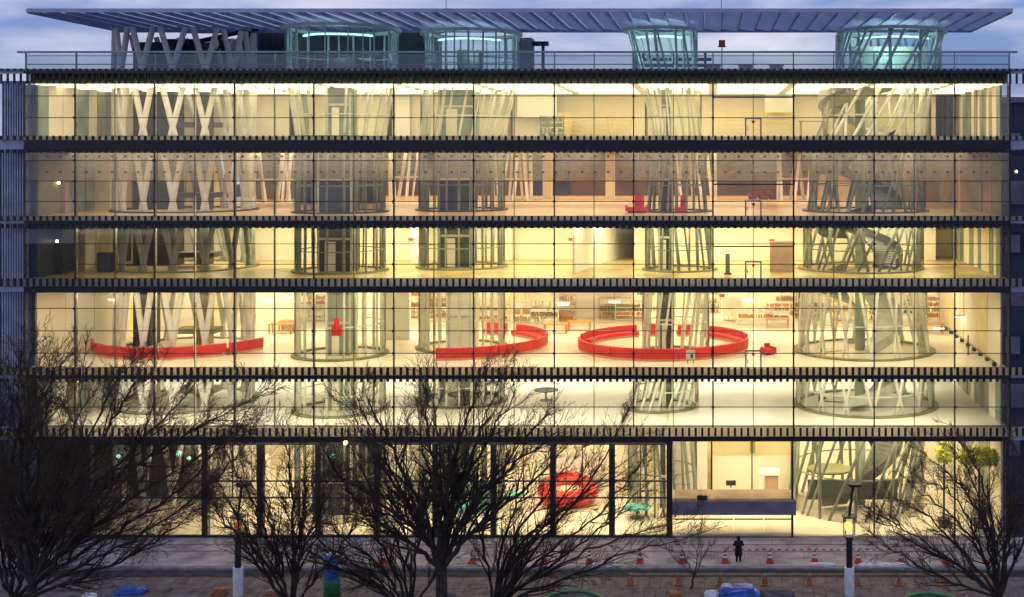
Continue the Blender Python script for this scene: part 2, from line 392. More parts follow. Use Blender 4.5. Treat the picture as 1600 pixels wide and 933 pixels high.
# hinged rescue doors in the framed bay, each with its red triangle mark
for k, (ya, yb) in {6: (184, 213), 5: (313, 338), 4: (408, 436), 3: (547, 576)}.items():
    xa, xb = X(1164), X(1190)
    d = empty('rescue_door', (xa, 0, zz(yb)), B)
    box('door_frame', xa, xa + 0.09, -0.06, 0.03, zz(yb), zz(ya), M_RAIL, d)
    box('door_frame', xb - 0.09, xb, -0.06, 0.03, zz(yb), zz(ya), M_RAIL, d)
    box('door_frame', xa + 0.09, xb - 0.09, -0.06, 0.03, zz(ya) - 0.09, zz(ya), M_RAIL, d)
    box('handle', xa + 0.12, xa + 0.2, -0.09, -0.03, zz(yb) + 0.35, zz(yb) + 0.6, M_WPL, d)
    t = zz(ya) - 0.18; xm = (xa + xb) / 2
    v = [(xm - 0.14, -0.05, t), (xm + 0.14, -0.05, t), (xm, -0.05, t - 0.24), (xm - 0.14, -0.03, t), (xm + 0.14, -0.03, t), (xm, -0.03, t - 0.24)]
    fixn(pydata('triangle_mark', v, [(0, 1, 2), (3, 5, 4), (0, 3, 4, 1), (1, 4, 5, 2), (2, 5, 3, 0)], M_REDL, d))
for k, yj in {6: 152, 5: 288, 4: 385}.items():
    box('transom', X(1114) + 0.053, X(1240) - 0.053, -0.045, 0.045, zz(yj) - 0.04, zz(yj) + 0.04, M_FRAME, B)

# ground storey: dark posts, header and rails
posts = [137, 320, 406, 497, 589, 680, 771, 864, 956, 1046]
box('header_beam', X(40), X(1051), -0.08, 0.62, zz(695), zz(690) - 0.004, M_FRAME, B)
for p in posts:
    box('post', X(p) - 0.18, X(p) + 0.18, -0.06, 0.42, -0.01, zz(695) - 0.003, M_FRAME, B)
edges = [40] + posts
for i in range(len(edges) - 1):
    a, b = X(edges[i]) + 0.19, X(edges[i + 1]) - 0.19
    rows = [837, 778, 752, 695]
    for q in range(3):
        z0_, z1_ = zz(rows[q]) + 0.04, zz(rows[q + 1]) - 0.05
        box('glass_pane', a, b, 0.05, 0.07, z0_, z1_, G_CLEAR, B)
    for y_ in (752, 778):
        box('transom', a, b, 0.0, 0.12, zz(y_) - 0.045, zz(y_) + 0.045, M_FRAME, B)
    box('sill', a, b, -0.04, 0.14, 0.0, zz(837) + 0.03, M_FRAME, B)
    box('glazing_bar', (a + b) / 2 - 0.03, (a + b) / 2 + 0.03, 0.02, 0.10, zz(778), zz(695) - 0.02, M_FRAME, B)
for p, w in ((1112, 0.05), (1175, 0.04), (1238, 0.07), (1366, 0.05), (1492, 0.05), (1574, 0.09)):
    box('mullion', X(p) - w, X(p) + w, 0.0, 0.12, zz(765) if p < 1200 else 0.0, 6.0, M_FRAME, B)
pp = [1052, 1112, 1175, 1238, 1366, 1492, 1574]
for i in range(6):
    zlo = zz(779) if i < 3 else 0.03
    box('glass_pane', X(pp[i]) + 0.08, X(pp[i + 1]) - 0.08, 0.05, 0.07, zlo, 5.97, G_CLEAR, B)
# entrance porch roof, with its small floodlights
box('porch_roof', X(1051), X(1243), -0.55, 2.2, zz(801), zz(780), mat('porch_fascia', (0.20, 0.175, 0.24), 0.6, 0, 0.2, 0.8), B)
box('porch_deck', X(1053), X(1241), -0.5, 2.15, zz(780) + 0.002, zz(780) + 0.02, mat('warm_lit_porch_top', (0.16, 0.11, 0.08), 0.8, 0, 0.2, 1), B)  # brown of this top layer stands in for warm light falling on it
for i in range(4):
    a = X(1052) + i * 1.9
    box('door_leaf', a + 0.03, a + 1.87, 0.9, 0.94, 0.02, zz(801) - 0.02, G_CLEAR, B)
    box('door_rail', a + 0.03, a + 1.87, 0.86, 0.98, zz(818) - 0.03, zz(818) + 0.03, M_BROWN, B)
for p, y_, Yd in ((1142, 757, 1.0), (1097, 780, -0.7)):
    h = empty('floodlight', (X(p, Yd), Yd, Z(y_ + 4, Yd)), B)
    rbox('housing', (X(p, Yd), Yd, Z(y_, Yd) + 0.1), (0.62, 0.25, 0.28), 0, M_DARK, h)
    rbox('bracket', (X(p, Yd), Yd, Z(y_, Yd) - 0.1), (0.08, 0.1, 0.2), 0, M_STEELD, h)

# side walls of panels
def side_wall(k, x, mats, y0, y1, step, seed):
    r = random.Random(seed); z0, z1, _ = ST[k]
    y = y0; i = 0
    while y < y1 - 0.1:
        w = step * r.uniform(0.75, 1.25)
        yy = min(y1, y + w)
        dx = r.uniform(-0.05, 0.05)
        box('wall_panel', x - 0.06 + dx, x + 0.06 + dx, y + 0.02, yy - 0.02, z0 + 0.004, z1 - 0.004, mats[i % len(mats)], B)
        y = yy; i += 1
side_wall(6, 0.35, [M_GREEN, M_CREAM, M_CREAM, M_GREEN, M_CREAM], 0.75, 13.9, 1.6, 1)
side_wall(5, 0.35, [M_OLIVE, M_GREEN, M_OLIVE, M_YEL, M_TAN], 0.75, 30, 3.0, 2)
side_wall(4, 0.35, [M_DGREEN, M_DGREEN, M_CREAM, M_YEL, M_CREAM], 0.75, 13.4, 2.6, 3)
side_wall(3, 0.35, [M_CREAM, M_WHITE, M_CREAM, M_YEL], 0.75, 30, 4, 4)
side_wall(2, 0.35, [M_GREEN, M_CREAM, M_OLIVE], 0.75, 19.9, 1.6, 5)
side_wall(1, 0.35, [M_DGREEN, M_DARK, M_DGREEN, M_OLIVE], 0.75, 17.9, 2.6, 6)
side_wall(6, XR - 0.35, [M_GREEN, M_CREAM, M_TAN, M_CREAM, M_GREEN], 0.75, 26, 1.1, 7)
side_wall(5, XR - 0.35, [M_OLIVE, M_TAN, M_OLIVE], 0.75, 38, 3.2, 8)
side_wall(4, XR - 0.35, [M_GREEN, M_CREAM, M_GREEN, M_YEL, M_CREAM], 0.75, 26, 1.2, 9)
side_wall(3, XR - 0.35, [M_CREAM, M_YEL, M_CREAM], 0.75, 31, 3.5, 10)
side_wall(2, XR - 0.35, [M_GREEN, M_CREAM, M_GREEN, M_OLIVE], 0.75, 20, 1.5, 11)
side_wall(1, XR - 0.35, [M_CREAM, M_GREEN], 0.75, 18, 3, 12)

def wall(k, pa, pb, Y, m, name='partition', top=None, bot=None, th=0.15):
    """a partition facing the street, from photo column pa to pb at depth Y"""
    z0, z1, _ = ST[k]
    z0 = bot if bot is not None else z0 + 0.003; z1 = top if top is not None else z1 - 0.003
    return box(name, X(pa, Y), X(pb, Y), Y, Y + th, z0, z1, m, B)
# storey 6
wall(6, 205, 1462, 14.0, M_CREAM)
wall(6, 470, 482, 12.5, M_GREEN); wall(6, 610, 640, 13.6, M_WHITE)
wall(6, 657, 666, 13.8, M_TAN, 'door_leaf', top=27.3)
wall(6, 808, 870, 13.0, M_WHITE, bot=26.6)
wall(6, 1290, 1455, 11.5, M_YEL, top=26.9)
wall(6, 1195, 1240, 12.8, M_WHITE, bot=27.0)
wall(6, 860, 893, 13.2, M_YEL, top=27.0)
# storey 5
wall(5, 400, 1420, 38.5, M_BROWN)
wall(5, 830, 848, 38.2, M_DBLUE); wall(5, 866, 890, 38.2, M_DBLUE); wall(5, 470, 600, 20, M_DBLUE)  # first two: dark sheets stand in for dark openings in the back wall
wall(5, 387, 462, 30, M_OLIVE)
wall(5, 1178, 1216, 30, M_BLUE, bot=22.4)
wall(5, 1275, 1330, 26, M_TAN); wall(5, 1400, 1500, 22, M_TAN); wall(5, 120, 172, 8, M_YEL, th=0.3)
wall(5, 76, 102, 3.5, M_TAN, top=22.1, th=0.5)
for p in (855, 953):
    box('column', X(p - 7, 30), X(p + 7, 30), 30, 30.6, 20.083, 24.077, M_CREAM, B)
box('column', X(1500, 6), X(1514, 6), 6, 6.5, 20.083, 24.077, M_BEIGE, B)
# storey 4
wall(4, 200, 800, 13.5, M_CREAM); wall(4, 800, 900, 14.2, M_CREAM); wall(4, 990, 1462, 13.5, M_CREAM)
wall(4, 1462, 1490, 17, M_YEL)
def skew(k, pa, Ya, pb, Yb, m, name='partition', th=0.12):
    z0, z1, _ = ST[k]; a = Vector((X(pa, Ya), Ya, 0)); b = Vector((X(pb, Yb), Yb, 0)); d = b - a
    return rbox(name, ((a.x + b.x) / 2, (Ya + Yb) / 2, (z0 + z1) / 2), (d.length, th, z1 - z0 - 0.008), math.atan2(d.y, d.x), m, B)
skew(4, 896, 3.0, 930, 9.5, M_WHITE); skew(4, 930, 9.6, 990, 20.0, M_WHITE); skew(4, 590, 13.3, 642, 22, M_CREAM)
wall(4, 642, 662, 11.5, M_WHITE)
wall(4, 1203, 1239, 4.5, M_TAN, top=18.2)
wall(4, 44, 98, 3.0, M_DGREEN); wall(4, 122, 132, 5, M_TAN)
# storey 3
wall(3, 330, 1500, 31, M_CREAM); wall(3, 560, 600, 18, M_WHITE); wall(3, 860, 990, 24, M_WHITE); wall(3, 400, 470, 17, M_CREAM, top=14.2)
wall(3, 795, 860, 26, M_YEL); wall(3, 600, 640, 12, M_WHITE, th=0.4)
# storey 2
wall(2, 380, 1500, 20, M_WHITE)
wall(2, 250, 380, 16, M_GREEN); wall(2, 700, 780, 14, M_OLIVE, bot=7.6, top=8.7)
# storey 1
wall(1, 200, 1040, 18, M_CREAM); wall(1, 1049, 1245, 9.5, M_YEL); wall(1, 1245, 1560, 16, M_WHITE)
wall(1, 1053, 1105, 8.8, M_WHITE); wall(1, 1172, 1180, 8.5, M_OLIVE, bot=3.2); wall(1, 1112, 1240, 9.0, M_CREAM, bot=0.0, top=2.9)
wall(1, 1040, 1050, 3.0, M_CREAM); wall(1, 500, 585, 7.5, M_DARK, top=4.9); wall(1, 160, 260, 12, M_DGREEN)

# ceiling luminaires of the top storey, seen from below
for i in range(13):
    a, b = X(BAYS[i]), X(BAYS[i + 1])
    for y in (1.3, 3.6, 6.2, 9.0, 12.0):
        box('ceiling_light', a + 0.3, b - 0.3, y - 0.55, y + 0.55, 28.33, 28.398, M_LIGHT, B)

# ------------------------------------------------------------------ steel tubes through every storey
LEV = [0.0, 6.88, 10.56, 16.16, 20.08, 25.08, 29.0, 32.35]
def tube(px, Yc, R, style, n, r, m, roof_px=None, roof_R=None, collar=True, sleeve=True, tops=None, lean=0.3, levels=range(7), roofm=None):
    T = empty('structural_tube', (X(px, Yc), Yc, 0), B)
    px_of = lambda j: (tops[j][0] if tops else (px if j < 6 else (roof_px or px)))
    R_of = lambda j: (tops[j][1] if tops else (R if j < 6 else (roof_R or R)))
    def node(j, a):
        return Vector((X(px_of(j), Yc) + R_of(j) * math.cos(a), Yc + R_of(j) * math.sin(a), LEV[j]))
    rr = random.Random(int(px))
    angs = [2 * math.pi * (i + (rr.uniform(-0.22, 0.22) if style != 'W' else 0)) / n for i in range(n)]
    for j in levels:
        mm = roofm if (j == 6 and roofm) else (M_STEELC if (j in (1, 2, 5) and m is M_STEELG) else (M_STEELM if (m is M_STEELG or (j == 3 and style == 'W')) else m))  # storey light put into pipe colour: lit copy in bright storeys, shaded copy elsewhere
        for i, a in enumerate(angs):
            h = math.pi / n
            if style == 'W':
                rod('pipe', node(j, a - 0.035), node(j + 1, a + h - 0.05), r, mm, T); rod('pipe', node(j, a + 0.035), node(j + 1, a - h + 0.05), r, mm, T)
            elif style == 'lean' and px == 1350 and j in (1, 2):
                if i % 2 == 0: rod('pipe', node(j, a - 0.03), node(j + 1, a + 0.19), r, mm, T)
                else: rod('pipe', node(j, a - 0.17), node(j + 1, a - 0.36), r, mm, T)
            elif style == 'lean':
                s = lean * (1 if i % 3 else -0.8)
                rod('pipe', node(j, a), node(j + 1, a + s * rr.uniform(0.7, 1.3)), r * rr.uniform(0.7, 1.2), mm, T)
            else:
                rod('pipe', node(j, a), node(j + 1, a + rr.uniform(-0.03, 0.03)), r * rr.uniform(0.6, 1.25) * (0.75 if j == 6 else 1), mm, T)
        c0, c1 = X(px_of(j), Yc), X(px_of(j + 1), Yc); Rm = (R_of(j) + R_of(j + 1)) / 2; cm = (c0 + c1) / 2
        zt = ST[j + 1][1] if j < 6 else LEV[7]
        if style != 'W':
            for zf in (() if style == 'lean' and j == 6 else (0.45,)):
                zb = LEV[j] + (zt - LEV[j]) * zf
                arc_part('ring_beam', (cm, Yc, zb), [(Rm - 0.04, -0.035), (Rm + 0.04, -0.035), (Rm + 0.04, 0.035), (Rm - 0.04, 0.035)], 0, 2 * math.pi, 40, mm, T, True)
        if sleeve:
            h = zt - LEV[j] - 0.06
            shape('sleeve', 'glass_sleeve', Matrix.Translation((cm, Yc, LEV[j] + h / 2 + 0.03)) @ Matrix.Diagonal((Rm + r + 0.12, Rm + r + 0.12, h, 1)), G_TEAL if j == 6 else G_TUBE, T)
        if collar and j > 0 and j < 6:
            Rc = R_of(j) + 0.42
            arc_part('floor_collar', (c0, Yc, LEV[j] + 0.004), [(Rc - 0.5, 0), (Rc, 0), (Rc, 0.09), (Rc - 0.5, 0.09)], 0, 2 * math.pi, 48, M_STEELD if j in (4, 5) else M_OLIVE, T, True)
    return T
def roof_ring(T, px, Yc, R, m):
    arc_part('roof_ring', (X(px, Yc), Yc, 32.2), [(R - 0.25, 0), (R + 0.25, 0), (R + 0.25, 0.22), (R - 0.25, 0.22)], 0, 2 * math.pi, 48, m, T, True)
M_STTEAL = mat('pale_teal_steel', (0.66, 0.74, 0.74), 0.4, 0, 0.1, 2)
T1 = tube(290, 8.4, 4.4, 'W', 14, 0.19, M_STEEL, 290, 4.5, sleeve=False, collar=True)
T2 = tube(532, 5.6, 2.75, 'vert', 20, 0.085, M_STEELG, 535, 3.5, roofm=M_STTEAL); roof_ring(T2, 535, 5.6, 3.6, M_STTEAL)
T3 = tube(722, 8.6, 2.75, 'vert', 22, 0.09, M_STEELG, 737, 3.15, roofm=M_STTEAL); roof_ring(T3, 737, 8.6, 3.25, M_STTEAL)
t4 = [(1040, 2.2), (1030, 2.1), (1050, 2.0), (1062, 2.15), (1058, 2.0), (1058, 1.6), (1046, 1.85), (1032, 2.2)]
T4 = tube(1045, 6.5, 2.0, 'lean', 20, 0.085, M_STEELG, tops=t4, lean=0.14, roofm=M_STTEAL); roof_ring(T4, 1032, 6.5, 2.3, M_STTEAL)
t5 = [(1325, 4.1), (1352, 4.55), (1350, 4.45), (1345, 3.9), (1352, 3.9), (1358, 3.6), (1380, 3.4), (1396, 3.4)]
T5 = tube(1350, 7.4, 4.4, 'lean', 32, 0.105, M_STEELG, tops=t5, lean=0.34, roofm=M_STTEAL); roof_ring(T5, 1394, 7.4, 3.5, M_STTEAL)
for (p, y, R, n) in ((424, 23, 2.0, 12), (800, 26, 1.6, 10), (1247, 27, 1.7, 10), (640, 34, 1.8, 10), (1080, 33, 2.2, 12)):
    tube(p, y, R, 'lean', n, 0.13, M_STEEL, lean=0.35, collar=False, sleeve=False, levels=range(1, 6))

# things running up inside the tubes: lift shafts, ducts, stairs
def shaft(T, px, Yc, w, d, m, m2, levels, off=0):
    for j in levels:
        zt = ST[j + 1][1] if j < 6 else 32.0
        x = X(px, Yc) + off
        box('lift_shaft', x - w / 2, x + w / 2, Yc - d / 2, Yc + d / 2, LEV[j] + 0.02, zt - 0.02, m, T)
        for s in (-1, 1):
            box('shaft_post', x + s * w / 2 - 0.07, x + s * w / 2 + 0.07, Yc - d / 2 - 0.1, Yc - d / 2 - 0.005, LEV[j] + 0.02, zt - 0.02, m2, T)
        box('shaft_rail', x - w / 2 + 0.072, x + w / 2 - 0.072, Yc - d / 2 - 0.08, Yc - d / 2 - 0.005, LEV[j] + 2.1, LEV[j] + 2.25, m2, T)
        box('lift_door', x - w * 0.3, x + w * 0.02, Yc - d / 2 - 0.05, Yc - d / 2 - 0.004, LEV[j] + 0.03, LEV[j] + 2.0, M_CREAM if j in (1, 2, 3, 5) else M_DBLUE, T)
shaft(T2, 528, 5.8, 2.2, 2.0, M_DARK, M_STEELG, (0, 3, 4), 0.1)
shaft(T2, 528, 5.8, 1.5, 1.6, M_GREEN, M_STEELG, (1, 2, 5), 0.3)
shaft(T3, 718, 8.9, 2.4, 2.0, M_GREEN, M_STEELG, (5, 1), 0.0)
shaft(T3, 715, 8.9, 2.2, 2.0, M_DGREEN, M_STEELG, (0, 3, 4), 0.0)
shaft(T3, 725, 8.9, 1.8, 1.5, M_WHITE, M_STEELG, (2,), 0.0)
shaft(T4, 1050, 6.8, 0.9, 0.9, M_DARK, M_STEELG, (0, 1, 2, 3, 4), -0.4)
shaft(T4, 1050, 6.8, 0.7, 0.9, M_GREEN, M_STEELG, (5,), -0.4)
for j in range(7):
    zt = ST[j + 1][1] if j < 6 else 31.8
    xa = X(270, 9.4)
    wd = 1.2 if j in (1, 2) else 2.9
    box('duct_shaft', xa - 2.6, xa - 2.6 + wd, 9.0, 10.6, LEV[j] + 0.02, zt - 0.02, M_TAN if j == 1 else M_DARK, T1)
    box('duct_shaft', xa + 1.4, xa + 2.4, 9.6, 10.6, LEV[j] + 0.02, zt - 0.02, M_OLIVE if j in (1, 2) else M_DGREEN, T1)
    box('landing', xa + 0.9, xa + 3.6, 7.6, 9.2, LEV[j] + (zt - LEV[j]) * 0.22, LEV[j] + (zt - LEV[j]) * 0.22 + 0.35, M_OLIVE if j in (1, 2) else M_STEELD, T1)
def helix(T, px, Yc, R0, R1, z0, z1, a0, turns, m, name='stair_flight', h=0.7):
    n = 26; v, f = [], []
    for i in range(n + 1):
        a = a0 + turns * 2 * math.pi * i / n; z = z0 + (z1 - z0) * i / n
        for r, zz_ in ((R0, z), (R1, z), (R1, z + h), (R1 - 0.08, z + h), (R1 - 0.08, z + 0.15), (R0, z + 0.15)):
            v.append((X(px, Yc) + r * math.cos(a), Yc + r * math.sin(a), zz_))
    for i in range(n):
        for q in range(6):
            w = (q + 1) % 6
            f.append((i * 6 + q, i * 6 + w, i * 6 + 6 + w, i * 6 + 6 + q))
    f.append(tuple(range(6))); f.append(tuple(reversed(range(n * 6, n * 6 + 6))))
    return fixn(pydata(name, v, f, m, T))
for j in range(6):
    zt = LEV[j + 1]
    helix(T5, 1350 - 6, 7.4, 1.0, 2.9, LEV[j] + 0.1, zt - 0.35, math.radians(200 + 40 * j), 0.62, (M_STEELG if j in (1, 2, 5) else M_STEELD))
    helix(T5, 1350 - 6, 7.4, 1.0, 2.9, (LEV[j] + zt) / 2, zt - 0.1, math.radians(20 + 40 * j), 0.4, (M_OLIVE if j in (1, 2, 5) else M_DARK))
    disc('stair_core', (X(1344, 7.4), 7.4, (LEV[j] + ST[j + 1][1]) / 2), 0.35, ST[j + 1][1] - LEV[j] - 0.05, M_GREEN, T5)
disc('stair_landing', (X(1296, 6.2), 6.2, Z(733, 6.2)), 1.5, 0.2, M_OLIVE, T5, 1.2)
box('stair_wall', X(1262, 5), X(1402, 5), 4.9, 5.1, 1.0, 2.3, M_DGREEN, T5)
# roof level of the tubes: equipment and lit teal rings
for T, p, y, R in ((T2, 535, 5.6, 2.4), (T3, 737, 8.6, 2.2), (T4, 1032, 6.5, 1.6), (T5, 1394, 7.4, 2.4)):
    arc_part('light_ring', (X(p, y), y, 31.75), [(R - 0.12, 0), (R + 0.12, 0), (R + 0.12, 0.1), (R - 0.12, 0.1)], math.radians(200), math.radians(340), 24, M_TEALLIGHT, T)
    arc_part('light_ring', (X(p, y), y, 29.3), [(R - 0.12, 0), (R + 0.12, 0), (R + 0.12, 0.1), (R - 0.12, 0.1)], math.radians(30), math.radians(150), 24, M_TEALLIGHT, T)
box('lift_machine', X(520, 6), X(560, 6), 5.4, 6.8, 29.1, 30.4, M_STEELD, T2)
box('lift_machine', X(517, 6), X(575, 6), 6.9, 7.1, 30.3, 30.5, M_STEELG, T2)
box('lift_machine', X(716, 9), X(750, 9), 8.6, 9.8, 29.1, 31.2, M_STEELD, T3)
box('duct_shaft', X(1332, 8), X(1450, 8), 8.2, 9.2, 29.1, 31.4, M_STEELG, T5)

# ------------------------------------------------------------------ roof: parapet, canopy, plant
for i in range(13):
    a, b = X(BAYS[i]), X(BAYS[i + 1])
    box('parapet_pane', a + 0.04, b - 0.04, 0.10, 0.125, zz(107) + 0.01, zz(84), G_PARAP, B)
    box('parapet_post', a - 0.04, a + 0.04, 0.13, 0.24, zz(107), zz(83), M_RAIL, B)
    if b - a > 3.5: box('parapet_post', (a + b) / 2 - 0.03, (a + b) / 2 + 0.03, 0.13, 0.24, zz(107), zz(83), M_RAIL, B)
box('parapet_post', XR - 0.05, XR + 0.05, 0.13, 0.24, zz(107), zz(83), M_RAIL, B)
box('parapet_rail', XL - 0.5, XR + 0.5, 0.05, 0.35, zz(82.5), zz(79.5), M_RAIL, B)
box('parapet_rail', XL, XR, 0.14, 0.22, zz(101), zz(100) + 0.02, M_RAIL, B)
box('parapet_rail', XL, XR, 0.14, 0.22, zz(87.5), zz(86.5), M_RAIL, B)
box('roof_deck', XL + 0.1, XR - 0.1, 0.65, DEPTH, 28.985, 29.03, M_NEIGH2, B)
ZC = Z(13.5, -0.5)
CD = 11.6
CA = empty('roof_canopy', (X(42, -0.5), -0.5, ZC), B)
ca, cb = X(42, -0.5), X(1582, -0.5)
box('edge_beam', ca - 0.01, cb + 0.01, -0.56, -0.50, ZC - 0.24, ZC + 0.003, M_RIB, CA)
box('edge_beam', ca - 0.01, cb + 0.01, CD + 0.001, CD + 0.08, ZC - 0.30, ZC + 0.003, M_RIB, CA)
nr = 51
for i in range(nr + 1):
    x = ca + (cb - ca) * i / nr
    x = min(max(x, ca + 0.04), cb - 0.04)
    box('rib', x - 0.04, x + 0.04, -0.498, CD, ZC - 0.30, ZC - 0.062, M_RIB, CA)
for i in range(nr):
    x = ca + (cb - ca) * i / nr
    xw = (cb - ca) / nr
    M = Matrix.Translation((x + xw / 2, (CD - 0.5) / 2, ZC - 0.115)) @ Matrix.Rotation(math.radians(9), 4, 'Y') @ Matrix.Diagonal((xw - 0.1, CD + 0.48, 0.02, 1))
    shape('box', 'louvre_blade', M, M_CANOPY, CA)
# plant behind the parapet
def plant(name, label, cat, px0, px1, Y, y0, y1, d, m):
    return tag(box(name, X(px0, Y), X(px1, Y), Y, Y + d, Z(y1, Y), Z(y0, Y), m), label, cat)
pr = empty('roof_penthouse', (X(420, 13), 13, 29.03))
tag(pr, 'dark windowless plant room on the roof behind the glass parapet', 'penthouse')
box('wall', X(385, 13), X(452, 13), 13, 17, 29.03, Z(44, 13), M_DBLUE, pr)
box('wall', X(452, 13) + 0.003, X(672, 13), 13.2, 17, 29.03, Z(46, 13), M_DGREEN, pr)
box('wall', X(255, 13), X(385, 13) - 0.003, 13.4, 17, 29.03, Z(60, 13), M_DARK, pr)
box('roof', X(250, 13), X(675, 13), 12.9, 17.1, Z(44, 13) + 0.004, Z(44, 13) + 0.1, M_STEELD, pr)
for i in range(5): box('window', X(395 + i * 11, 13), X(402 + i * 11, 13), 12.96, 13.0 - 0.003, Z(75, 13), Z(52, 13), M_BLUE if i == 0 else M_DARK, pr)
cr = empty('gantry_crane', (X(330, 11), 11, 29.03)); tag(cr, 'black window cleaning gantry with tilted boom behind the white roof struts', 'crane')
box('cab', X(262, 11), X(300, 11), 10.6, 12.2, 29.03, Z(62, 11), M_DARK, cr)
box('chassis', X(255, 11), X(400, 11), 10.4, 12.4, 29.03, 29.6, M_DARK, cr)
rod('boom', (X(300, 11), 11.2, Z(66, 11)), (X(402, 11), 11.2, Z(44, 11)), 0.16, M_DARK, cr)
rod('mast', (X(388, 11), 11.2, 29.4), (X(388, 11), 11.2, Z(38, 11)), 0.14, M_DARK, cr)
rod('brace', (X(320, 11), 11.0, 29.5), (X(350, 11), 11.1, Z(56, 11)), 0.08, M_DARK, cr)
for i in range(3): disc('wheel', (X(275 + i * 50, 11), 10.3, 29.25), 0.2, 0.2, M_STEELD, cr)
for i, p in enumerate((1115, 1165, 1213)):
    v = empty('roof_ventilator', (X(p, 4), 4, 29.03))
    tag(v, 'white louvred roof ventilator drum behind the parapet, ' + ('beside the tapered teal tube', 'between two like it', 'nearest the wide slanted teal tube')[i], 'ventilator', 'roof ventilator drums')
    for q in range(4): disc('louvre_ring', (X(p, 4), 4, 29.15 + q * 0.17), 0.55 - 0.03 * q, 0.09, M_WPL, v)
    disc('drum', (X(p, 4), 4, 29.38), 0.42, 0.7, M_STEELG, v); disc('cap', (X(p, 4), 4, 29.8), 0.5, 0.08, M_WPL, v)
sg = empty('rooftop_beacon', (X(1128, 9), 9, 29.03)); tag(sg, 'small red beacon box on a thin roof mast', 'beacon')
rod('pole', (X(1128, 9), 9, 29.03), (X(1128, 9), 9, Z(66, 9)), 0.04, M_STEELD, sg)
box('lamp_box', X(1123, 9), X(1133, 9), 8.8, 9.2, Z(72, 9), Z(63, 9), M_REDL, sg); box('lamp_base', X(1122, 9), X(1134, 9), 8.75, 9.25, Z(73.5, 9), Z(72, 9) - 0.003, M_DARK, sg)
for i, (p, y1, y2) in enumerate(((697, -12, 14), (1127, -10, 13))):
    a = empty('lightning_rod', (X(p, 3), 3, ZC)); tag(a, ('thin lightning rod on the canopy above the second teal tube', 'thin lightning rod on the canopy above the red beacon')[i], 'lightning rod')
    rod('rod', (X(p, 3), 3, ZC), (X(p, 3), 3, ZC + 2.2), 0.022, M_STEELD, a); disc('base', (X(p, 3), 3, ZC + 0.05), 0.12, 0.1, M_STEELD, a)
ac = empty('air_handling_unit', (X(835, 12), 12, 29.03)); tag(ac, 'low purple grey air handling unit beside the second teal tube on the roof', 'air unit')
box('casing', X(812, 12), X(832, 12), 11.5, 13, 29.03, Z(60, 12), M_NEIGH2, ac)
rbox('duct', (X(842, 12), 12.2, Z(68, 12)), (1.3, 0.6, 0.3), 0, M_NEIGH, ac, 0.0); box('foot', X(846, 12), X(850, 12), 12, 12.4, 29.03, Z(68, 12) - 0.16, M_NEIGH, ac)
a2 = empty('cooling_unit', (X(1095, 10), 10, 29.03)); tag(a2, 'slatted blue grey cooling unit behind the tapered teal tube', 'air unit')
for q in range(4): box('slat', X(1000, 10), X(1112, 10), 9.9, 10.5, 29.3 + q * 0.42, 29.5 + q * 0.42, M_NEIGH if q % 2 else M_STEELD, a2)
box('frame', X(1003, 10), X(1007, 10), 10.0, 10.4, 29.03, 31.1, M_STEELD, a2); box('frame', X(1100, 10), X(1104, 10), 10.0, 10.4, 29.03, 31.1, M_STEELD, a2)

# ------------------------------------------------------------------ screens beside the facade, neighbours
for i in range(11):
    x = -0.35 - i * 0.16
    box('louvre_fin', x - 0.045, x + 0.045, 1.0, 1.35, 8.0, 28.6, M_LOUV, B)
for z in (9.9, 12.8, 15.6, 18.0, 20.0, 22.5, 24.9, 27.0): box('louvre_rail', -2.2, -0.2, 1.37, 1.45, z, z + 0.12, M_FRAME, B)
box('service_screen', -2.3, -0.12, 1.9, 2.1, 0, 28.4, mat('blue_glass_screen', (0.14, 0.19, 0.36), 0.2, 0, 0.35, 0.35), B)
nb = empty('slate_office_block', (70, 8, 0)); tag(nb, 'dark slate office block with pale bands past the lamp post end of the library', 'building')
box('wall', 62.9, 86, 8, 30, -0.2, 27.5, M_NEIGH, nb)
for q in range(7):
    box('window_band', 63.0, 85.8, 7.9, 8.0 - 0.003, 3 + q * 3.5, 4.6 + q * 3.5, M_NEIGH2 if q % 2 else M_DBLUE, nb)
    for i in range(5): box('window', 63.2 + i * 1.3, 64.2 + i * 1.3, 7.84, 7.897, 3.2 + q * 3.5, 4.4 + q * 3.5, M_DBLUE if i % 2 else M_NEIGH2, nb)
box('parapet', 62.8, 86.1, 7.8, 8.3, 27.503, 27.9, M_NEIGH2, nb)
nb2 = empty('low_dark_building', (-14, 12, 0)); tag(nb2, 'dark low building beyond the blue louvred end of the library', 'building')
box('wall', -40, -2.6, 12, 34, -0.2, 24, M_NEIGH, nb2); box('parapet', -40.1, -2.5, 11.8, 12.3, 24.003, 24.5, M_NEIGH2, nb2)
for q in range(5): box('window_band', -20, -2.8, 11.9, 12 - 0.003, 3 + q * 4, 5 + q * 4, M_DBLUE, nb2)

# ------------------------------------------------------------------ interior lamps (storeys lit from their ceilings)
def ceil_lights(k, col, power, ys, n=5, sy=3.0, x0=2.0, x1=59.6):
    z1 = ST[k][1]; w = (x1 - x0) / n
    for y in ys:
        for i in range(n):
            l = bpy.data.lights.new('ceiling_lamp', 'AREA'); l.shape = 'RECTANGLE'; l.size = w * 0.9; l.size_y = sy
            l.energy = power; l.color = col
            o = bpy.data.objects.new('ceiling_lamp', l); COL.objects.link(o)
            o.location = (x0 + w * (i + 0.5), y, z1 - 0.05)
WARM, WARM2, PALE = (1.0, 0.81, 0.52), (1.0, 0.77, 0.47), (1.0, 0.90, 0.70)
ceil_lights(6, (1.0, 0.87, 0.58), 270, (2.2, 9.5))
W5 = (1.0, 0.85, 0.62)
ceil_lights(5, W5, 620, (22, 33)); ceil_lights(5, W5, 380, (8,)); ceil_lights(5, W5, 300, (1.6,))
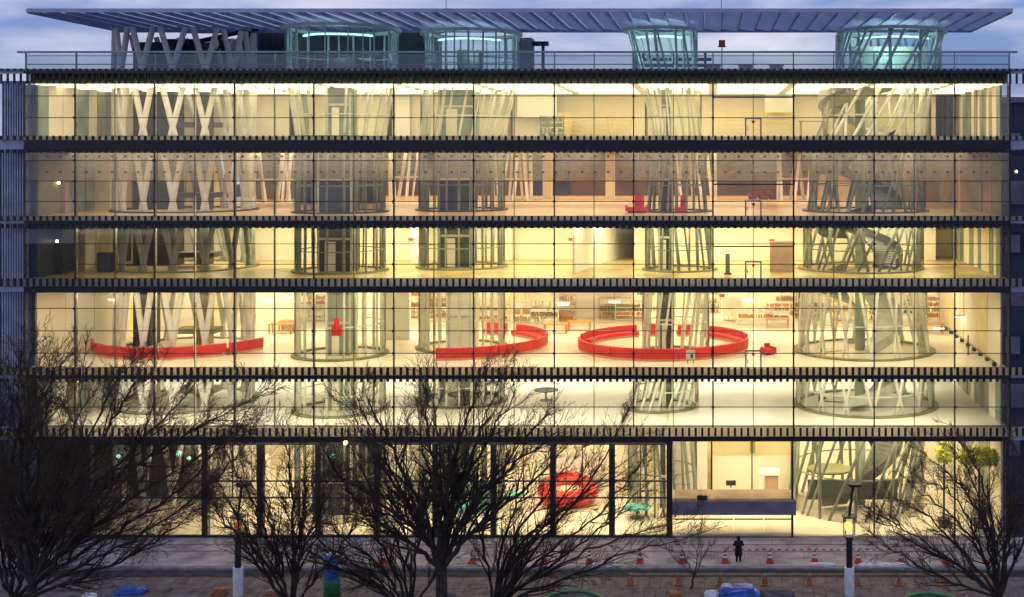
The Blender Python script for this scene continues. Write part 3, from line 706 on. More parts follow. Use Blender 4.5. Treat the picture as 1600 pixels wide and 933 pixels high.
ceil_lights(4, (1.0, 0.86, 0.55), 950, (10.0,)); ceil_lights(4, (1.0, 0.86, 0.55), 320, (4,), x0=20)
ceil_lights(3, WARM, 190, (2.2,)); ceil_lights(3, WARM, 120, (6,)); ceil_lights(3, WARM, 800, (14, 26))
ceil_lights(2, (1.0, 0.93, 0.78), 230, (2.2,)); ceil_lights(2, (1.0, 0.93, 0.78), 480, (14,))
ceil_lights(1, WARM2, 620, (5, 13), x0=9, n=6); ceil_lights(1, WARM2, 540, (1.2,), x0=12)
for k_, e_ in ((3, 420), (2, 300), (4, 170), (5, 90), (6, 150)): ceil_lights(k_, WARM, e_, (0.40,), sy=0.3)      # added unseen strip lamps that brighten the slab edge bands
for p, y, e in ((535, 5.6, 110), (737, 8.6, 150), (1032, 6.5, 130), (1394, 7.4, 240)):
    l = bpy.data.lights.new('tube_lamp', 'POINT'); l.energy = e; l.color = (0.60, 1.0, 0.88); l.shadow_soft_size = 0.5
    o = bpy.data.objects.new('tube_lamp', l); COL.objects.link(o); o.location = (X(p, y), y - 0.6, 30.8)


# ------------------------------------------------------------------ furniture seen through the glass
def curved_bench(label, px, Yc, R, z, segs, group):
    b = empty('curved_bench', (X(px, Yc), Yc, z)); tag(b, label, 'bench', group)
    cut = []
    for a0, a1 in segs:
        k = max(1, round(math.radians(a1 - a0) * R / 2.1)); st_ = (a1 - a0) / k
        cut += [(a0 + st_ * q + 0.18, a0 + st_ * (q + 1) - 0.18) for q in range(k)]
    for a0, a1 in cut:
        a0, a1 = math.radians(a0), math.radians(a1); n = max(6, int(abs(a1 - a0) * R / 0.5))
        c = (X(px, Yc), Yc, z)
        arc_part('plinth', c, [(R - 0.65, 0.005), (R - 0.04, 0.005), (R - 0.04, 0.16), (R - 0.65, 0.16)], a0, a1, n, M_BEIGE, b)
        arc_part('seat', c, [(R - 0.72, 0.163), (R - 0.2, 0.163), (R - 0.2, 0.42), (R - 0.66, 0.44), (R - 0.72, 0.40)], a0, a1, n, M_RED, b)
        arc_part('backrest', c, [(R - 0.198, 0.163), (R, 0.163), (R + 0.03, 0.80), (R - 0.06, 0.84), (R - 0.14, 0.82)], a0, a1, n, M_RED, b)
curved_bench('long red curved bench arcing in front of the white zigzag struts', 292, 9.0, 6.0, 10.56, [(199, 276), (276.6, 317), (319.0, 347)], 'red curved benches')
curved_bench('red curved bench that wraps one side of the middle cream tube', 716, 9.0, 6.2, 10.56, [(268, 312), (312.5, 358), (2, 58), (66, 82)], 'red curved benches')
curved_bench('red bench forming a nearly full ring round the tapered tube', 1037, 8.4, 5.9, 10.56, [(183, 236), (236.5, 304), (304.5, 352), (8, 62), (72, 82), (98, 104), (112, 172)], 'red curved benches')
def armchair(label, px, Yc, z, rz, w=1.3, h=1.0, group=None, m=M_RED):
    x = X(px, Yc); a = empty('armchair', (x, Yc, z)); tag(a, label, 'armchair', group)
    R_ = Matrix.Translation((x, Yc, z)) @ Matrix.Rotation(rz, 4, 'Z')
    def p(name, c, sz, mm=m):
        return shape('box', name, R_ @ Matrix.Translation(c) @ Matrix.Diagonal((*sz, 1)), mm, a)
    p('base', (0, 0, 0.06), (w * 0.8, 0.6, 0.1), M_DARK)
    p('seat', (0, 0, 0.24), (w, 0.72, 0.25)); p('backrest', (w * 0.12, 0.30, 0.37 + (h - 0.37) / 2), (w * 0.42, 0.16, h - 0.37))
    p('armrest', (-w / 2 + 0.07, -0.05, 0.43), (0.14, 0.6, 0.13)); p('armrest', (w / 2 - 0.07, -0.05, 0.43), (0.14, 0.6, 0.13))
armchair('low red lounge chair with tall back on the honey wood floor', 995, 4.6, 20.083, 0.1, 1.5, 1.15, 'red lounge chairs')
armchair('red tall backed chair standing beside the dark shaft of the tapered tube', 1064, 4.6, 20.083, -0.1, 0.75, 1.15, 'red lounge chairs')
for i, p in enumerate((1176, 1193, 1210)):
    armchair(('small red chair far back beneath the pale blue panel, next to the rescue door', 'middle one of three small red chairs beneath the pale blue panel', 'small red chair at the end of the row beneath the pale blue panel')[i], p, 28.5, 20.083, 0.3 * i, 0.8, 0.9, m=mat('dull_red_cloth', (0.22, 0.03, 0.02), 0.7), group='small red chairs at the back of the wood floored storey')
armchair('red chair by the rescue door past the end of the ring bench', 1200, 5.5, 10.563, 0.5, 0.9, 0.7, 'red lounge chairs')

def round_table(label, px, Yc, z, r, h, m, leg=M_STEELD, group=None):
    x = X(px, Yc); t = empty('round_table', (x, Yc, z)); tag(t, label, 'table', group)
    disc('tabletop', (x, Yc, z + h), r, 0.06, m, t); rod('leg', (x, Yc, z + 0.03), (x, Yc, z + h - 0.03), 0.06, leg, t); disc('base', (x, Yc, z + 0.02), r * 0.5, 0.035, leg, t)
round_table('oval teal glass table near the last dark post of the ground floor', 995, 4.2, 0.003, 0.95, 0.7, M_TEAL)
round_table('teal glass table beside the red drum counter', 806, 6.0, 0.003, 0.7, 1.1, M_TEAL)
round_table('small black oval table on the bright second storey floor', 853, 8.5, 6.883, 0.85, 0.72, M_DARK)
round_table('dark round table behind the crown of the middle tree, second storey', 760, 11, 6.883, 1.1, 0.72, M_DGREEN)
round_table('dark round table beside the middle tube on the second storey', 722, 7.0, 6.883, 1.0, 0.72, M_DGREEN)
tt = empty('teal_drum_sofa', (X(738, 6.5), 6.5, 0)); tag(tt, 'large round teal sofa on the ground floor behind the middle tree', 'sofa')
arc_part('seat', (X(738, 6.5), 6.5, 0.005), [(0.3, 0), (1.45, 0), (1.5, 0.5), (0.3, 0.55)], 0, 2 * math.pi, 40, M_TEAL, tt, True)
arc_part('backrest', (X(738, 6.5), 6.5, 0.5), [(1.15, 0.04), (1.5, 0.0), (1.55, 0.9), (1.4, 0.95)], math.radians(10), math.radians(200), 30, M_TEAL, tt)
rc = empty('ring_counter', (X(888, 7.6), 7.6, 0)); tag(rc, 'tall red drum shaped counter with a round hole on the ground floor', 'counter')
c = (X(888, 7.6), 7.6, 0.004)
v, f = lathe_arc([(1.25, 0.1), (1.75, 0.1), (2.08, 0.5), (2.1, 0.9), (1.95, 1.15), (1.65, 1.25), (1.3, 1.2), (1.08, 1.0), (1.02, 0.7)], 0, 2 * math.pi, 56, True)
v = [(x_, y_, 0.1 + (z_ - 0.1) * (1.0 + 0.32 * (1 + math.sin(math.atan2(y_, x_) - 0.35)) ** 1.5 / 2.0)) for x_, y_, z_ in v]
fixn(pydata('drum', v, f, M_REDL, rc, True, Matrix.Translation(c)))
disc('inner_top', (c[0], c[1], 0.93), 1.01, 0.08, M_CREAM, rc)
arc_part('plinth', c, [(0.95, 0), (1.75, 0), (1.75, 0.098), (0.95, 0.098)], 0, 2 * math.pi, 40, M_BEIGE, rc, True)

def screen(label, px, Yc, R, a0, a1, h, m, z=0.0, name='curved_screen'):
    o = empty(name, (X(px, Yc), Yc, z)); tag(o, label, 'screen', 'curved white screens')
    arc_part('panel', (X(px, Yc), Yc, z + 0.02), [(R - 0.04, 0.06), (R + 0.04, 0.06), (R + 0.04, h), (R - 0.04, h)], math.radians(a0), math.radians(a1), 30, m, o)
    arc_part('foot_rail', (X(px, Yc), Yc, z + 0.005), [(R - 0.08, 0), (R + 0.08, 0), (R + 0.08, 0.072), (R - 0.08, 0.072)], math.radians(a0), math.radians(a1), 30, M_STEELD, o)
screen('white curved screen between the first two dark posts by the zigzag struts', 365, 12, 3.2, 200, 340, 2.6, M_WHITE)
screen('white curved screen seen left of the middle tree trunk on the ground floor', 625, 12, 2.6, 190, 330, 3.0, M_WHITE)
screen('white curved screen behind the red drum counter', 905, 14, 3.0, 200, 345, 2.6, M_WHITE)
screen('white curved screen beside the entrance end post', 1010, 13, 2.4, 210, 350, 3.4, M_CREAM)

def bookshelf(label, px, Yc, z, w, h, boards, m, group, bm_=None, full=True):
    x = X(px, Yc); s = empty('bookshelf', (x, Yc, z)); tag(s, label, 'bookshelf', group)
    box('side_panel', x - w / 2, x - w / 2 + 0.05, Yc, Yc + 0.4, z + 0.003, z + h, m, s); box('side_panel', x + w / 2 - 0.05, x + w / 2, Yc, Yc + 0.4, z + 0.003, z + h, m, s)
    rr = random.Random(int(px * 7 + Yc))
    for q in range(boards + 1):
        zb = z + 0.06 + (h - 0.1) * q / boards
        box('shelf', x - w / 2 + 0.052, x + w / 2 - 0.052, Yc + 0.02, Yc + 0.38, zb - 0.02, zb + 0.02, m, s)
        if q < boards and full:
            rects = []; xx = x - w / 2 + 0.1
            while xx < x + w / 2 - 0.15:
                bw = rr.uniform(0.03, 0.09); hh = (h / boards) * rr.uniform(0.5, 0.8)
                if rr.random() < 0.8: rects.append((xx, xx + bw, Yc + 0.08, Yc + 0.32, zb + 0.022, zb + 0.022 + hh))
                xx += bw + 0.008
            boxes('row_of_books', rects, bm_ or [M_TAN, M_CREAM, M_WHITE, M_OLIVE, M_ORANGE][rr.randrange(5)], s)['kind'] = 'stuff'
sh = [('yellow shelving unit on the top storey beside the tapered tube', 922, 12.0, 25.083, 3.2, 1.7, 5, M_SHELFY),
      ('second yellow shelving unit on the top storey next to the tapered tube', 968, 12.0, 25.083, 1.8, 1.7, 5, M_SHELFY),
      ('yellow shelving unit behind the top rescue door', 1160, 11.0, 25.083, 3.4, 1.9, 6, M_SHELFY),
      ('yellow shelving unit past the hinge side of the top rescue door', 1216, 11.0, 25.083, 1.9, 1.9, 6, M_SHELFY),
      ('low shelf with green spines in front of the pale top storey wall', 862, 10.0, 25.083, 1.7, 1.6, 4, M_GREEN)]
for (lb, p, Y_, z_, w_, h_, b_, m_) in sh: bookshelf(lb, p, Y_, z_, w_, h_, b_, m_, 'yellow shelving units', M_YEL if m_ is M_SHELFY else M_GREEN, m_ is not M_SHELFY)
where = ['behind the end of the long red bench', 'past the zigzag struts', 'just beside the slender vertical tube', 'before the white block', 'behind the middle cream tube',
         'between the middle tube and the ring bench', 'behind the ring bench', 'seen through the ring bench opening', 'behind the rescue door', 'beside the wide slanted tube', 'behind the wide slanted tube', 'near the end wall of the bright storey']
for i, p in enumerate((415, 440, 480, 585, 650, 830, 900, 960, 1180, 1232, 1330, 1480)):
    bookshelf('low bookshelf deep in the bench storey, ' + where[i], p, 20 + (i * 5) % 8, 10.563, 2.2 + (i % 3) * 0.4, 1.3 + (i % 2) * 0.5, 3, [M_CREAM, M_BEIGE, M_WHITE][i % 3], 'low bookshelves of the bench storey')
wf = ['next to the zigzag struts', 'near the slender tube', 'left of the middle tube', 'past the middle tube', 'behind the ring bench', 'beside the rescue door', 'beyond the wide slanted tube']
for i, p in enumerate((440, 455, 618, 868, 905, 1215, 1455)):
    Yt = 15.0 + (i % 3) * 1.5; x = X(p, Yt); z_ = 10.563
    t = empty('reading_table', (x, Yt, z_)); tag(t, 'orange reading table deep in the bench storey, ' + wf[i], 'table', 'orange reading tables')
    box('tabletop', x - 0.9, x + 0.9, Yt - 0.45, Yt + 0.45, z_ + 0.70, z_ + 0.75, M_ORANGE, t)
    for sx in (-1, 1):
        for sy in (-1, 1): box('leg', x + sx * 0.8 - 0.04, x + sx * 0.8 + 0.04, Yt + sy * 0.36 - 0.04, Yt + sy * 0.36 + 0.04, z_ + 0.002, z_ + 0.698, M_ORANGE, t)
ORD = 'first second third fourth fifth sixth seventh eighth ninth tenth eleventh twelfth thirteenth fourteenth fifteenth sixteenth seventeenth eighteenth nineteenth twentieth twenty-first twenty-second'.split()
tall = [(432, 24), (470, 27), (505, 22), (560, 26), (602, 21), (655, 27), (690, 24), (772, 22), (815, 27), (850, 20), (885, 22), (935, 27), (985, 22), (1010, 27), (1105, 26), (1145, 22), (1215, 20), (1265, 23), (1300, 27), (1380, 22), (1425, 26), (1450, 20)]
for i, (p, y_) in enumerate(tall):
    bookshelf('tall pale bookshelf at the back of the bench storey, %s from the left' % ORD[i], p, y_ + 0.13 * (i % 5), 10.563, 1.5 + (i * 7 % 5) * 0.25, 1.7 + (i * 3 % 4) * 0.2, 5, [M_WHITE, M_CREAM, M_BEIGE, M_YEL][i % 4], 'tall bookshelves of the bench storey')
ds = empty('desk', (X(1268, 6), 6, 25.083)); tag(ds, 'tan wooden desk with a white lamp on the top storey beside the rescue bay', 'desk')
box('desktop', X(1248, 6), X(1290, 6), 5.7, 6.5, 26.15, 26.2, M_TAN, ds)
for px_ in (1250, 1286): box('side_panel', X(px_, 6), X(px_ + 2.5, 6), 5.75, 6.45, 25.085, 26.148, M_TAN, ds)
# pendant lamps over the bench storey
wp = ['beside the end wall near the left tree', 'next above the first pane joint', 'before the zigzag struts', 'past the zigzag struts', 'next to the slender tube', 'over the white block', 'over the gap before the ring bench', 'over the ring bench', 'over the rescue door', 'over the far end wall', 'beyond the wide slanted tube']
for i, (p, py, Yl) in enumerate(((136, 490, 9), (100, 512, 5), (180, 465, 6), (420, 470, 14), (448, 462, 12), (610, 466, 14), (880, 474, 16), (960, 470, 18), (1170, 468, 16), (1500, 493, 12), (1468, 510, 18))):
    x, z_ = X(p, Yl), Z(py, Yl)
    l = empty('pendant_lamp', (x, Yl, z_)); tag(l, 'white disc pendant lamp of the bench storey, ' + wp[i], 'lamp', 'pendant lamps of the bench storey')
    disc('shade', (x, Yl, z_), 0.55, 0.10, M_WPL, l); disc('diffuser', (x, Yl, z_ - 0.08), 0.45, 0.05, M_SPOT, l); rod('cord', (x, Yl, z_ + 0.05), (x, Yl, 15.275), 0.015, M_STEELD, l)
# red hanging banner in the slender tube
hb = empty('hanging_sign', (X(526, 4.2), 4.2, 12.2)); tag(hb, 'red hanging sign in front of the slender tube, bench storey', 'sign')
box('board', X(518, 2.4), X(534, 2.4), 2.35, 2.45, Z(525, 2.4), Z(508, 2.4), M_RED, hb); rod('hanger', (X(526, 2.4), 2.4, Z(508, 2.4)), (X(526, 2.4), 2.4, 15.27), 0.03, M_STEELD, hb)
box('cap', X(522, 2.4), X(530, 2.4), 2.36, 2.44, Z(508, 2.4) + 0.003, Z(497, 2.4), M_RED, hb)
# exit signs
for i, (p, py, Yl, lb) in enumerate(((642, 374, 11.3, 'small red lit sign high on the white wall before the middle tube'), (892, 374, 12.5, 'small red lit sign by the white skewed wall'), (1128, 462, 9, 'small red lit sign above the ring bench'), (1206, 376, 12, 'small red lit sign above the brown cupboard'))):
    x, z_ = X(p, Yl), Z(py, Yl); o = empty('lit_sign', (x, Yl, z_)); tag(o, lb, 'sign', 'small red lit signs')
    box('face', x - 0.18, x + 0.18, Yl - 0.05, Yl, z_ - 0.10, z_ + 0.10, M_EXIT, o); box('casing', x - 0.2, x + 0.2, Yl + 0.002, Yl + 0.08, z_ - 0.12, z_ + 0.12, M_WPL, o)
# black cabinet, post, easel
cb_ = empty('cabinet', (X(162, 4.5), 4.5, 16.163)); tag(cb_, 'black cabinet standing in front of the cream panels, fourth storey', 'cabinet')
box('body', X(151, 4.5), X(174, 4.5), 4.5, 5.2, 16.23, 17.42, M_DARK, cb_); box('plinth', X(152, 4.5), X(173, 4.5), 4.55, 5.15, 16.163, 16.227, M_STEELD, cb_); box('door', X(152, 4.5), X(162, 4.5), 4.47, 4.497, 16.26, 17.38, M_STEELD, cb_); box('door', X(163, 4.5), X(173, 4.5), 4.47, 4.497, 16.26, 17.38, M_STEELD, cb_)
st = empty('display_stand', (X(1137, 3), 3, 16.163)); tag(st, 'slim grey display stand next to the fourth storey rescue door', 'stand')
box('panel', X(1133.5, 3), X(1140.5, 3), 3, 3.12, 16.25, 17.5, M_NEIGH2, st); box('base', X(1131, 3), X(1143, 3), 2.8, 3.3, 16.163, 16.247, M_STEELD, st)
ez = empty('notice_board', (X(1078, 2.0), 2.0, 10.563)); tag(ez, 'small white notice board with dark print before the ring bench', 'notice board')
box('board', X(1072, 1.7), X(1086, 1.7), 1.65, 1.7, 10.85, 11.45, M_WPL, ez); box('print', X(1079, 1.7), X(1083, 1.7), 1.635, 1.648, 10.95, 11.2, M_DBLUE, ez)
for s_ in (-1, 1): rod('leg', (X(1079, 1.7) + s_ * 0.2, 1.75, 10.565), (X(1079, 1.7) + s_ * 0.12, 1.72, 11.4), 0.02, M_STEELD, ez)
# counter by the entrance
ct = empty('reception_counter', (X(1208, 6), 6, 0.003)); tag(ct, 'tan and white reception counter inside the entrance above the porch', 'counter')
box('front_panel', X(1195, 6), X(1216, 6), 6, 6.3, 0.003, Z(742, 6), M_TAN, ct); box('countertop', X(1186, 6), X(1218, 6), 5.8, 6.8, Z(742, 6) + 0.002, Z(736, 6), M_WHITE, ct); box('side_panel', X(1186, 6), X(1192, 6), 5.9, 6.7, 0.003, Z(742, 6), M_WHITE, ct)
# railing along the end wall of the bench storey
rl = empty('glass_railing', (61.0, 9, 10.563)); tag(rl, 'row of dark studs and rail along the end wall of the bench storey', 'railing')
for i in range(9):
    y = 0.9 + i * 2.0; box('stud', 60.7, 60.95, y - 0.14, y + 0.14, 10.565, 10.8, M_STEELD, rl)
box('rail', 60.8, 60.86, 0.8, 17.5, 10.802, 10.86, M_OLIVE, rl); box('stud', 60.0, 60.08, 5.0, 5.08, 10.565, 11.9, M_STEELD, rl)
# spot lights
for i, (p, py, Yl, m_, r_, lb) in enumerate(((92, 286, 3.0, M_SPOT, 0.09, 'tiny bright spotlight on the olive wall of the wood floored storey'), (89, 377, 2.5, M_SPOT, 0.09, 'tiny bright spotlight on the dark wall of the fourth storey'),
        (185, 713, 4, M_TEALLIGHT, 0.13, 'teal spotlight under the ground floor ceiling by the left tree crown'), (280, 709, 4, M_TEALLIGHT, 0.2, 'wide teal spotlight by the white zigzag struts on the ground floor'), (295, 716, 4, M_TEALLIGHT, 0.13, 'small teal spotlight beside the wide teal one'),
        (520, 713, 3.0, M_TEALLIGHT, 0.16, 'teal spotlight in the slender tube on the ground floor'), (540, 692, -0.5, mat('lit_amber_lens', (255, 200, 140), emit=(255, 190, 120), strength=6), 0.14, 'amber lamp on the dark fascia above the ground floor'), (27, 793, 2.5, M_SPOT, 0.09, 'tiny bright lamp in the dark beyond the left tree'), (1588, 268, 6.5, M_SPOT, 0.09, 'tiny bright lamp on the slate office block'))):
    x, z_ = X(p, Yl), Z(py, Yl); o = empty('spotlight', (x, Yl, z_)); tag(o, lb, 'spotlight', 'small bright spotlights')
    ball('lens', (x, Yl, z_), r_, m_, o); rod('stem', (x, Yl + r_ * 0.8, z_), (x, Yl + r_ + 0.35, z_), 0.04, M_STEELD, o)
# indoor plants by the end wall
def leafy(label, px, py, Yl, rx, rz, n, seed, name='potted_plant'):
    rr = random.Random(seed); x, zc = X(px, Yl), Z(py, Yl)
    o = empty(name, (x, Yl, 0.003)); tag(o, label, 'plant', 'indoor plants of the ground floor')
    v, f = [], []
    for i in range(n):
        d = Vector((rr.gauss(0, 1), rr.gauss(0, 1), rr.gauss(0, 1))).normalized() * rr.random() ** 0.4
        c_ = Vector((x + d.x * rx, Yl + d.y * rx * 0.7, zc + d.z * rz)); s_ = rr.uniform(0.10, 0.22)
        u = Vector((rr.gauss(0, 1), rr.gauss(0, 1), rr.gauss(0, 1))).normalized(); w = u.orthogonal().normalized(); w.rotate(Matrix.Rotation(rr.uniform(0, 6.28), 3, u))
        k = len(v); v += [tuple(c_ - u * s_), tuple(c_ + w * s_ * 0.45), tuple(c_ + u * s_), tuple(c_ - w * s_ * 0.45)]; f.append((k, k + 1, k + 2, k + 3))
    pydata('foliage', v, f, M_LEAF, o); rod('stem', (x, Yl, 0.5), (x, Yl, zc), 0.07, M_BARK, o); arc_part('pot', (x, Yl, 0.005), [(0.05, 0), (0.32, 0), (0.42, 0.55), (0.05, 0.5)], 0, 2 * math.pi, 20, M_STEELD, o, True)
leafy('slim yellow green potted tree beside the wide slanted tube', 1475, 708, 2.2, 0.6, 0.75, 420, 1)
leafy('broad yellow green potted tree near the end of the ground floor', 1530, 714, 2.0, 1.5, 0.6, 1100, 2)
leafy('yellow green potted tree seen between the struts of the wide slanted tube', 1438, 712, 10, 0.5, 0.5, 200, 3)

# ------------------------------------------------------------------ street furniture and site clutter
def lamp_post(label, px, Yp, power=3.5):
    x = X(px, Yp); o = empty('street_lamp', (x, Yp, -0.04)); tag(o, label, 'street lamp', 'street lamps with white wrapped bases')
    disc('wrapped_base', (x, Yp, 0.73), 0.27, 1.54, M_WPL, o); disc('pole', (x, Yp, 2.2), 0.17, 1.6, M_FRAME, o); disc('neck', (x, Yp, 3.1), 0.22, 0.2, M_FRAME, o)
    ball('globe', (x - 0.05, Yp, 3.72), (0.24, 0.24, 0.28), mat('lit_amber_globe_%d' % px, (200, 150, 110), emit=(255, 140, 70), strength=power), o)
    for a in range(4): rod('cage_bar', (x + 0.36 * math.cos(a * 1.57 + 0.5), Yp + 0.36 * math.sin(a * 1.57 + 0.5), 3.2), (x + 0.36 * math.cos(a * 1.57 + 0.5), Yp + 0.36 * math.sin(a * 1.57 + 0.5), 4.25), 0.03, M_FRAME, o)
    disc('cage_top', (x, Yp, 4.28), 0.42, 0.07, M_FRAME, o)
    rod('stem', (x, Yp, 4.3), (x + 0.2, Yp, 5.95), 0.07, M_FRAME, o); disc('cap', (x + 0.3, Yp, 6.0), 0.38, 0.14, M_FRAME, o)
lamp_post('street lamp with amber globe in front of the wide slanted tube', 1327, -10.0)
lamp_post('street lamp with dim amber globe half hidden by branches, near the zigzag struts', 372, -10.0, 0.6)

def cone(label, px, Yc, m, h=0.75, group='traffic cones', z=0.0, bands=True):
    x = X(px, Yc); o = empty('traffic_cone', (x, Yc, z)); tag(o, label, 'traffic cone', group)
    box('base', x - 0.24, x + 0.24, Yc - 0.24, Yc + 0.24, z + 0.002, z + 0.06, m, o)
    prof = [(0.17, 0.062), (0.035, h), (0.0, h + 0.01)]
    v, f = lathe_arc([(0.02, 0.062), (0.19, 0.062), (0.04, h), (0.01, h)], 0, 2 * math.pi, 14, True)
    fixn(pydata('body', v, f, m, o, False, Matrix.Translation((x, Yc, z))))
    if bands:
        for t in (0.35, 0.65):
            ra = 0.19 - 0.15 * t; rb = 0.19 - 0.15 * (t + 0.15); za, zb = 0.062 + (h - 0.062) * t, 0.062 + (h - 0.062) * (t + 0.15)
            v, f = lathe_arc([(ra - 0.02, za), (ra + 0.006, za), (rb + 0.006, zb), (rb - 0.02, zb)], 0, 2 * math.pi, 14, True)
            fixn(pydata('white_band', v, f, M_WPL, o, False, Matrix.Translation((x, Yc, z))))
Y1, Y2 = YG(879), YG(913)
row1 = [458, 534, 598, 675, 738, 850, 921, 1000, 1066, 1133, 1203, 1273, 1341, 1408, 1478, 1548]
def place(i, n, what): return '%s, %s from the left' % (what, ('first', 'second', 'third', 'fourth', 'fifth', 'sixth', 'seventh', 'eighth', 'ninth', 'tenth', 'eleventh', 'twelfth', 'thirteenth', 'fourteenth', 'fifteenth', 'sixteenth')[i])
for i, p in enumerate(row1): cone(place(i, 16, 'red and white traffic cone in the row by the glass front'), p, Y1, M_CONE, group='red cones along the glass front')
row2 = [985, 1060, 1125, 1195, 1265, 1340, 1405, 1475, 1545]
for i, p in enumerate(row2): cone(place(i, 9, 'faded orange cone in the row nearer the street'), p, Y2, M_CONE2, 0.62, 'orange cones with ochre bars', -0.03, False)
for i in range(len(row2) - 1):
    a, b = X(row2[i], Y2), X(row2[i + 1], Y2); o = empty('cone_bar', ((a + b) / 2, Y2, 0.55)); tag(o, place(i, 8, 'ochre barrier bar joining two faded orange cones'), 'barrier bar', 'ochre cone bars')
    rod('bar', (a + 0.07, Y2, 0.56), (b - 0.07, Y2, 0.56), 0.035, M_BAR, o)
    for xx in (a, b):
        arc_part('ring', (xx, Y2 - 0.001 * (1 if xx == a else -1), 0.545 + (0.03 if xx == a else -0.045)), [(0.06, 0), (0.085, 0), (0.085, 0.03), (0.06, 0.03)], 0, 2 * math.pi, 14, M_BAR, o, True)
# red and white tape strung along the cones
for i in range(9, 13):
    a, b = X(row1[i], Y1), X(row1[i + 1], Y1); o = empty('barrier_tape', (a, Y1, 0.72)); tag(o, place(i - 9, 4, 'stretch of red and white tape between traffic cones'), 'tape', 'red and white tapes')
    n = 12; zt = 0.77
    for m_, par, nm in ((M_REDL, 0, 'red_bands'), (M_WPL, 1, 'white_bands')):
        rects = []
        for q in range(n):
            if q % 2 != par: continue
            t0, t1 = q / n, (q + 1) / n; sag = 0.06 * 4 * ((t0 + t1) / 2) * (1 - (t0 + t1) / 2)
            rects.append((a + (b - a) * t0, a + (b - a) * t1, Y1 - 0.006, Y1 + 0.006, zt - sag, zt - sag + 0.06))
        boxes(nm, rects, m_, o)['kind'] = 'stuff'
def lump(name, label, cat, px, Yc, sx, sy, sz, m, seed, group=None, z=0.0):
    rr = random.Random(seed); x = X(px, Yc); bm = bmesh.new()
    bmesh.ops.create_icosphere(bm, subdivisions=4, radius=1)
    ph = [(Vector((rr.gauss(0, 1), rr.gauss(0, 1), rr.gauss(0, 1))) * rr.uniform(1.2, 4.5), rr.uniform(0, 6.28), rr.uniform(0.02, 0.10)) for _ in range(14)]
    for v in bm.verts:
        d = 1 + sum(a * abs(math.sin(k.dot(v.co) + p)) for k, p, a in ph) - 0.35
        q = lambda u: math.copysign(abs(u) ** 0.62, u)
        v.co = Vector((q(v.co.x) * d * sx * 0.85, q(v.co.y) * d * sy * 0.85, max(-0.02, q(v.co.z) * d * sz * 0.85)))
    me = bpy.data.meshes.new(name); bm.to_mesh(me); bm.free(); me.materials.append(m)
    o = link(bpy.data.objects.new(name, me), None, Matrix.Translation((x, Yc, z))); tag(o, label, cat, group); return o
lump('plastic_sheet', 'crumpled white plastic sheet beside the cone before the lamp post', 'plastic sheet', 1285, YG(884), 0.8, 0.2, 0.2, M_WPL, 1, 'crumpled plastic sheets')
lump('plastic_sheet', 'crumpled white plastic sheet just past the lamp post', 'plastic sheet', 1352, YG(884), 0.4, 0.2, 0.14, M_WPL, 2, 'crumpled plastic sheets')
lump('plastic_sheet', 'long crumpled white plastic sheet farther past the lamp post', 'plastic sheet', 1400, YG(884), 0.95, 0.2, 0.16, M_WPL, 3, 'crumpled plastic sheets')
lump('plastic_sheet', 'crumpled bluish white sheet behind the lower branches of the middle trees', 'plastic sheet', 945, YG(884), 0.7, 0.2, 0.16, M_WPL, 4, 'crumpled plastic sheets')
lump('tarpaulin', 'heap under a bright blue tarpaulin at the street edge', 'tarpaulin', 1155, -10.4, 1.15, 0.75, 0.75, M_BTARP, 5, 'blue tarpaulins', -0.04)
lump('tarpaulin', 'blue tarpaulin heap beneath the left tree', 'tarpaulin', 205, -9.6, 0.8, 0.4, 0.28, M_BTARP, 6, 'blue tarpaulins', -0.04)
lump('sand_bag', 'pale sack leaning on the bright blue tarpaulin heap', 'sack', 1112, -10.3, 0.4, 0.3, 0.38, M_WPL, 7, None, -0.04)
lump('soil_heap', 'brown soil heap behind the bright blue tarpaulin', 'soil heap', 1215, -10.0, 0.9, 0.5, 0.4, M_PAVE2, 8, None, -0.04)
lump('orange_sack', 'orange sack beneath the branches near the half hidden street lamp', 'sack', 345, -9.8, 0.4, 0.3, 0.3, M_CONE2, 9, None, -0.04)
for i, (p, y_, lb) in enumerate(((95, -9.2, 'stack of pale planks lying below the left tree'), (290, -10.6, 'stack of pale planks between the two heaps by the half hidden lamp'), (620, -9.6, 'stack of pale planks below the slender tube'), (1250, -10.9, 'stack of weathered planks between the blue heap and the lamp post'))):
    ts = empty('timber_stack', (X(p, y_), y_, -0.03)); tag(ts, lb, 'timber', 'timber stacks'); rr = random.Random(i)
    for q in range(7):
        rbox('plank', (X(p, y_) + rr.uniform(-0.15, 0.15), y_ + (q % 3 - 1) * 0.17, 0.0 + (q // 3) * 0.055), (rr.uniform(1.5, 2.1), 0.14, 0.045), rr.uniform(-0.06, 0.06), [M_PAVE2, M_BAR, M_KERB][q % 3], ts)
for i, (p, y_, c_, lb) in enumerate(((140, -10.3, M_WPL, 'white sack below the left tree beside the planks'), (255, -9.3, M_PAVE2, 'brown sack between the left blue heap and the orange sack'), (425, -9.8, M_CONE2, 'dull orange sack just past the half hidden street lamp'), (700, -10.2, M_PAVE2, 'brown sack at the foot of the tall middle tree'), (1055, -10.0, M_CONE2, 'dull orange sack before the pale sack'), (1305, -11.0, M_KERB, 'grey sack at the foot of the lit street lamp'))):
    lump('sack', lb, 'sack', p, y_, 0.38, 0.28, 0.22, c_, 40 + i, 'sacks on the street edge', -0.04)
bt = empty('wrapped_post', (X(518, -10), -10, -0.04)); tag(bt, 'post wrapped in blue sheet above and green net below', 'wrapped post')
disc('blue_wrap', (X(518, -10), -10, 1.55), 0.38, 1.25, M_BTARP, bt); disc('green_wrap', (X(519, -10), -10, 0.45), 0.44, 0.95, M_GTARP, bt); disc('top', (X(518, -10), -10, 2.2), 0.28, 0.06, M_WPL, bt)
